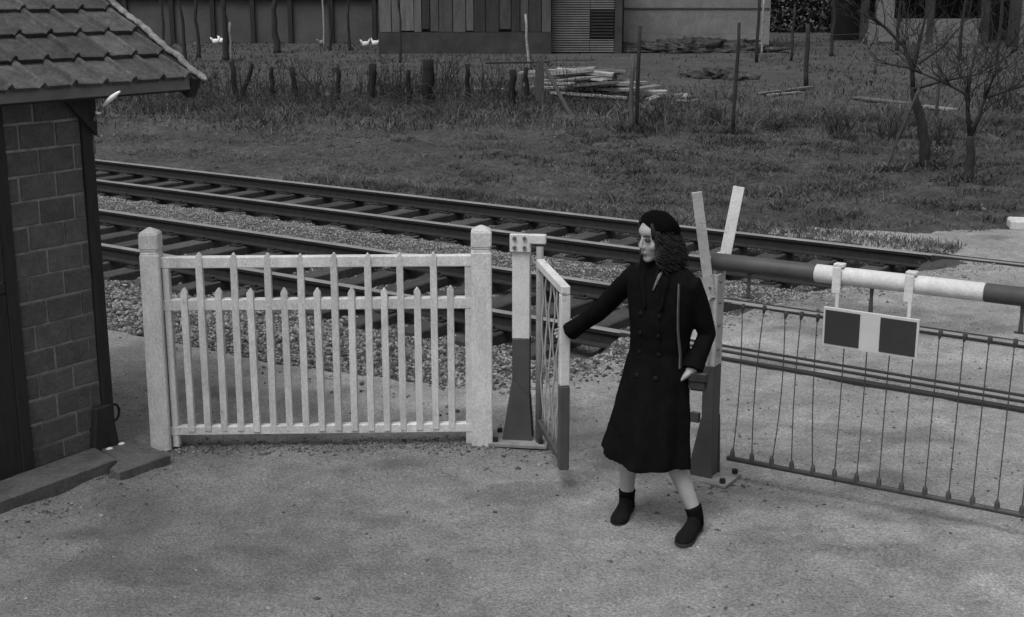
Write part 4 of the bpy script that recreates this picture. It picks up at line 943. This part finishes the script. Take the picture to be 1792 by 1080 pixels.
# tree trunks in the upper left, standing by the hen run
def px(pxx, d): return (pxx - 896) / 2300 * (d * math.cos(PITCH) + 2.72 * math.sin(PITCH))
for pxx, d, r, lab, sd_ in ((396, 52, .16, 'thick dark bare tree trunk standing left of the hens', 21), (484, 58, .17, 'broad double bare trunk between the wall and the hens', 22), (322, 50, .09, 'slim bare tree just right of the tiled roof edge', 23), (347, 54, .10, 'slim crooked bare tree in front of the garden wall', 24), (578, 60, .09, 'slender bare tree rising beside the white hens', 25), (612, 60, .08, 'thin bare sapling right of the white hens', 26), (700, 50, .06, 'thin bare sapling before the left end of the barn', 27), (290, 47, .07, 'thin bare tree partly behind the tiled roof', 28), (1455, 55, .09, 'bare tree left of the pale low wall', 29), (1570, 60, .10, 'bare tree in front of the pale low wall', 30), (1680, 52, .08, 'bare tree before the right end of the pale low wall', 41), (1745, 44, .08, 'bare tree beside the far doorway', 42)):
    x_ = px(pxx, d); rn = random.Random(sd_); tr = [(rn.uniform(-.05, .05), 0, -.1 + q * .8) for q in range(5)]
    e_ = Vector(tr[-1])
    tree('bare_tree', lab, (x_, d, 0), tr, [([e_ + Vector((0, 0, -.1)), e_ + Vector((rn.uniform(-.4, -.1), .1, .6)), e_ + Vector((rn.uniform(-1.0, -.4), .2, 1.4))], r * .55), ([e_ + Vector((0, 0, -.1)), e_ + Vector((rn.uniform(.1, .4), .1, .7)), e_ + Vector((rn.uniform(.4, 1.0), .2, 1.5))], r * .5)], r, sd_, group='bare trees around the hen run')
nb = 620; mb = MB(); rn = random.Random(77)
for q in range(nb):
    a = rn.uniform(-8.5, 2.2); d = rn.gauss(31.2, 1.1) + .6 * math.sin(a); ln = rn.uniform(.4, 1.3); an = rn.uniform(0, 6.28); hh = rn.uniform(.06, .32) * (1 if rn.random() < .8 else 1.8)
    dx, dy = math.cos(an) * ln, math.sin(an) * ln * .6
    mb.tube([(a + dx * t, d + dy * t, hh * 4 * t * (1 - t * .8) * (.6 if t > .9 else 1)) for t in (0, .25, .55, .8, 1)], [.009, .008, .007, .005, .003], 3)
o = link('bramble_tangle', mb.mesh('bramble_tangle', [mat('bramble_stem', .045, .9, .5, .8, 0)], fixn=False)); tag(o, 'tangle of leafless bramble stems along the old stakes', 'brambles', kind='stuff')
mb = MB(); rn = random.Random(78)
for q in range(430):
    a = rn.uniform(-9.5, 1.6); a = a if rn.random() < .5 else rn.choice((-7.9, -6.6, -4.9, -3.2, -2.2, -1.2, .1)) + rn.gauss(0, .4); d = rn.gauss(31.8, .9); hh = rn.uniform(.35, 1.25); lx, ly = rn.gauss(0, .22), rn.gauss(0, .2)
    p = [Vector((a + lx * t * hh + rn.gauss(0, .02), d + ly * t * hh, hh * t)) for t in (0, .35, .7, 1)]; mb.tube(p, [.009, .007, .005, .003], 3)
    for r_ in range(rn.randint(1, 3)):
        b = p[rn.randint(1, 2)]; mb.tube([b, b + Vector((rn.gauss(0, .16), rn.gauss(0, .1), rn.uniform(.08, .3)))], [.005, .0025], 3)
o = link('twig_hedge', mb.mesh('twig_hedge', [M_bark], fixn=False)); tag(o, 'thin leafless hedge stems growing among the old stakes', 'hedge', kind='stuff')
# young leafless bush along the stake fence
def bush(pxx, d, hgt, lab, sd_, nst=14):
    rn = random.Random(sd_); t = thing('bare_bush', lab, 'bush', (px(pxx, d), d, 0), 0, 'leafless bushes along the garden'); mb = MB()
    for q in range(nst): twigs(mb, Vector((rn.gauss(0, .12), rn.gauss(0, .12), -.02)), Vector((rn.gauss(0, .35), rn.gauss(0, .35), 1)), hgt * rn.uniform(.5, .9), .014, 2, rn, .2)
    link('stems', mb.mesh('stems', [M_bark]), None, t)
bush(770, 33, 1.5, 'tall leafless bush in front of the barn planks', 31); bush(700, 32, 1.1, 'leafless bush by the thin stakes below the barn', 32); bush(860, 32.5, 1.0, 'scrubby leafless bush left of the timber pile', 33, 10)
bush(1470, 25, .5, 'low dark scrub clump in the grass left of the orchard trees', 34, 18); bush(1555, 24, .55, 'low dark scrub clump behind the slanting prop pole', 35, 18); bush(1640, 23, .5, 'low dark scrub clump between the two orchard trees', 36, 16); bush(1750, 30, .9, 'leafless bush at the right edge above the field', 37, 16)
bush(330, 33, 1.0, 'leafless bush under the eave of the hut roof', 38, 18); bush(1250, 27, .5, 'low scrub clump at the foot of the middle fence post', 39, 14); bush(1150, 27, .55, 'low scrub clump right of the tall fence post', 40, 14)
# stakes along the old fence
SG = 'dark stakes of the old garden fence'
def stake(pxx, top, d, r, lab, dx=0, m=M_bark):
    a = Vector((px(pxx, d), d, -.05)); D = d * math.cos(PITCH) + 2.72 * math.sin(PITCH)
    # height from the picture row
    zt = 2.72 - d * math.tan(math.atan((top - 540) / 2300) + PITCH)
    pole('fence_stake', a, (a.x + dx, d, zt), r, lab, 'stake', mat('stake_wood', .011, .95, .4, 9., .8, 24.), SG, r * .9, .02)
for pxx, top, d, r, lab, dx in ((416, 108, 32.8, .075, 'forked dark stake, left arm of the V-shaped pair', -.12), (420, 112, 32.6, .06, 'slanting dark stake, right arm of the V-shaped pair', .34), (478, 118, 32.5, .06, 'short dark stake right of the V-shaped pair', 0), (523, 118, 32.2, .07, 'dark stake beside a slanting strut below the hens', -.15), (592, 118, 31.8, .06, 'dark short stake alone in the middle of the left fence', 0), (652, 112, 31.5, .10, 'thick dark stump stake below the barn corner', .02), (716, 122, 31.2, .06, 'thin dark stake next to the broad black stump', 0), (750, 104, 31.0, .15, 'broad black stump, the thickest of the fence stakes', 0), (818, 112, 31.0, .06, 'dark stake in front of the pale ground by the barn', 0), (893, 122, 30.6, .09, 'dark twisted stake left of the grey board post', .05), (921, 118, 30.4, .06, 'dark stake touching the grey board post', 0)):
    stake(pxx, top, d, r, lab, dx)
pole('slanting_strut', (px(562, 32.2), 32.2, .2), (px(527, 32.4), 32.4, .75), .03, 'slanting dark strut beside a fence stake below the hens', 'strut', M_bark)
mb = MB(); mb.box((0, 0, .55), (.20, .06, 1.2)); o = link('board_post', mb.mesh('board_post', [M_post], bevel=.005)); o.location = (px(944, 30.1), 30.1, 0); tag(o, 'grey upright board post left of the timber pile', 'post')
mb = MB(); mb.bar((px(952, 30.0), 30.0, 1.02), (px(1000, 28.9), 28.9, .0), .09, .03); o = link('slanting_board', mb.mesh('slanting_board', [M_post])); tag(o, 'pale board leaning down from the grey board post', 'board')
PG = 'wire fence posts in the garden'
for pxx, d, zt, r, lab, dx, m in ((1113, 25.7, 2.03, .045, 'tall dark fence post standing in front of the timber pile', .03, M_bark), (1105, 25.5, 1.5, .045, 'pale grey post right against the tall dark fence post', 0, M_post), (1283, 25.3, 2.1, .04, 'tall dark fence post standing alone before the plastered house', .03, M_bark), (1324, 50, 2.6, .07, 'dark post at the right corner of the plastered house', 0, M_bark), (1332, 51, 2.5, .05, 'pale post at the right corner of the plastered house', 0, M_timber), (1384, 51, 2.0, .06, 'dark thin post halfway between house and orchard', .05, M_bark), (1411, 38, 1.75, .075, 'dark knobbly post left of the leaning pale stick', -.05, M_bark), (1530, 43.5, 1.7, .05, 'pale thin post behind the orchard tree', .03, M_timber), (1637, 28, 1.4, .035, 'thin grey stake between the two orchard trees', 0, M_post), (568, 60, 2.7, .05, 'pale slim post among the white hens', 0, M_timber), (405, 50, 1.5, .06, 'pale stake in front of the thick dark trunk', .02, M_timber), (927, 45, 1.9, .05, 'pale pole leaning on the barn front', -.15, M_timber)):
    pole('fence_post', (px(pxx, d), d, -.05), (px(pxx, d) + dx, d, zt), r, lab, 'post', m, PG)
pole('leaning_stick', (px(1482, 40), 40, .35), (px(1516, 40), 40, 1.55), .03, 'leaning pale stick left of the orchard tree', 'stick', M_timber)
mb = MB()
for za in (1.9, 1.2, .6):
    for a, b in (((px(1113, 25.7), 25.7), (px(1283, 25.3), 25.3)), ((px(1283, 25.3), 25.3), (px(1500, 25), 25))): mb.tube([(a[0], a[1], za), ((a[0] + b[0]) / 2, (a[1] + b[1]) / 2, za - .05), (b[0], b[1], za)], .003, 4)
o = link('fence_wire', mb.mesh('fence_wire', [M_wire])); tag(o, 'thin sagging wires strung between the tall fence posts', 'wire')
# timber pile
TG = 'planks of the timber pile'; rn = random.Random(12)
for k in range(30):
    lay = k // 6; ln = rn.uniform(.9, 2.9) * (1 - .08 * lay); mb = MB(); mb.box((0, 0, 0), (ln, rn.uniform(.15, .38), rn.uniform(.04, .09))); o = link('timber_plank', mb.mesh('timber_plank', [M_timber], bevel=.006))
    o.location = (px(1055, 33) + rn.uniform(-.55, .55) - .15 * lay, 33 + rn.uniform(-.7, .7), .17 + lay * .13 + rn.uniform(0, .07)); o.rotation_euler = (rn.uniform(-.18, .18), rn.uniform(-.12, .12), rn.choice((rn.uniform(-.3, .3), rn.uniform(-.9, .9))))
    tag(o, 'weathered plank in the loose timber pile behind the fence posts', 'plank', TG)
for k, (a, b) in enumerate(((-.9, .0), (.7, 0))):
    mb = MB(); mb.box((0, 0, .07), (.2, 1.5, .16)); o = link('bearer_beam', mb.mesh('bearer_beam', [M_bark])); o.location = (px(1055, 33) + a, 33, 0); tag(o, ('left', 'right')[k] + ' dark beam lying under the timber pile', 'beam')
for k, (pa, da, pb, db, z_, wd_, lab) in enumerate(((850, 40, 960, 40.5, .55, .16, 'long dark beam resting level behind the stakes left of the timber pile'), (955, 40.5, 1040, 41, .6, .12, 'pale long board end lying above the timber pile'), (1325, 34.5, 1420, 37, .06, .18, 'pale plank lying on the grass right of the middle fence post'), (1345, 34.2, 1400, 35.2, .05, .12, 'shorter pale plank lying before the long one on the grass'), (830, 36, 870, 36, .08, .2, 'pale board on the ground below the barn'), (875, 35.5, 905, 35.5, .1, .15, 'small pale board on the ground near the twisted stake'), (1495, 33.5, 1600, 31.5, .05, .35, 'long pale board lying left of the orchard tree'), (1615, 31, 1668, 30, .05, .3, 'pale board lying between the orchard trees'))):
    a = Vector((px(pa, da), da, z_)); b = Vector((px(pb, db), db, z_)); mb = MB(); mb.bar(a, b, .05, wd_, (0, 0, 1)) if False else mb.bar(a, b, wd_, .05, (0, 0, 1)); o = link('lying_board', mb.mesh('lying_board', [M_bark if k == 0 else M_timber], bevel=.006)); tag(o, lab, 'board')
rn = random.Random(44)
for k in range(9):
    mb = MB(); mb.box((0, 0, 0), (rn.uniform(.2, .5), rn.uniform(.08, .15), .05)); o = link('timber_offcut', mb.mesh('timber_offcut', [M_timber], bevel=.006)); o.location = (px(1165, 32.5) + rn.uniform(-.4, .7), 32.5 + rn.uniform(-1.2, 1.2), .08 + rn.uniform(0, .1)); o.rotation_euler = (rn.uniform(-.3, .3), rn.uniform(-.3, .3), rn.uniform(0, 3)); tag(o, 'pale timber offcut scattered right of the timber pile', 'offcut', 'offcuts beside the timber pile')
# earth heaps
for nm, pxx, d, sx, sy, sz, lab in (('earth_heap', 1262, 41, 1.0, .6, .30, 'small dark earth heap behind the middle fence post'), ('earth_bank', 1215, 58.5, 3.6, .9, .55, 'low overgrown bank at the foot of the plastered house')):
    mb = MB(); mb.ell((0, 0, 0), (sx, sy, sz), None, 110, 50); me = mb.mesh(nm, [mat('heap_soil', .05, 1., .5, 2., 1., 9., fine=.5, bdist=.12, mid=(5., .4))]); co = np.empty(len(me.vertices) * 3, np.float32); me.vertices.foreach_get('co', co); co = co.reshape(-1, 3); co *= (1 + .55 * fbm(co[:, 0] * 3.5, co[:, 1] * 3.5, co[:, 2] * 3.5, 4, 88) + .30 * fbm(co[:, 0] * 11, co[:, 1] * 11, co[:, 2] * 11, 3, 89))[:, None]; me.vertices.foreach_set('co', co.ravel())
    o = link(nm, me, None, None, (px(pxx, d), d, 0), smooth=True); tag(o, lab, 'heap')
mb = MB(); mb.box((0, 0, 0), (.7, .3, .12)); o = link('kerb_stone', mb.mesh('kerb_stone', [M_conc], bevel=.02)); o.location = (6.15, 15.1, .05); o.rotation_euler = (0, 0, -.2); tag(o, 'white kerb stone at the road edge by the right border', 'stone')
# hens
def hen(m):
    mb = MB(); mb.ell((0, 0, .23), (.15, .10, .11), None, 12, 8); mb.tube([(.09, 0, .26), (.14, 0, .34), (.16, 0, .40)], [.06, .042, .032], 8); mb.ell((.17, 0, .41), (.036, .028, .03), None, 8, 6)
    mb.tube([(-.10, 0, .26), (-.19, 0, .36), (-.22, 0, .40)], [.06, .045, .015], 8); return remeshed(mb, .014, 3)
hw, hg = hen(M_feather), hen(M_featherg)
lg = MB()
for s in (-1, 1): lg.tube([(.01, s * .04, .16), (.0, s * .04, .01), (.05, s * .04, .0)], .010, 5)
lgm = lg.mesh('legs', [M_comb]); cbm = MB(); cbm.box((.18, 0, .445), (.05, .012, .03)); cbm.box((.215, 0, .41), (.035, .014, .014)); cbm = cbm.mesh('comb', [M_comb])
for pxx, d, rz, g, lab in ((538, 69, .3, 0, 'white hen pecking left of the slim pale post'), (548, 70, 2.8, 0, 'white hen close behind another, left of the slim pale post'), (598, 69, 2.5, 0, 'bright white hen between the two slender trees'), (562, 62, .9, 1, 'greyish hen in front of the slim pale post'), (657, 62, 3.0, 0, 'bright white hen at the left corner of the barn'), (640, 61, .2, 0, 'white hen just left of the one at the barn corner'), (378, 64, .4, 0, 'white hen left of the thick dark trunk'), (388, 65, 2.7, 0, 'small white hen against the thick dark trunk'), (347, 58, 1.2, 1, 'grey hen near the end of the tiled roof')):
    h = thing('hen', lab, 'hen', (px(pxx, d), d, .0), rz, 'hens in the hen run')
    link('body', hg if g else hw, M_featherg if g else M_feather, h, smooth=True); link('legs', lgm, None, h); link('comb', cbm, None, h)
    h.scale = (1.15,) * 3
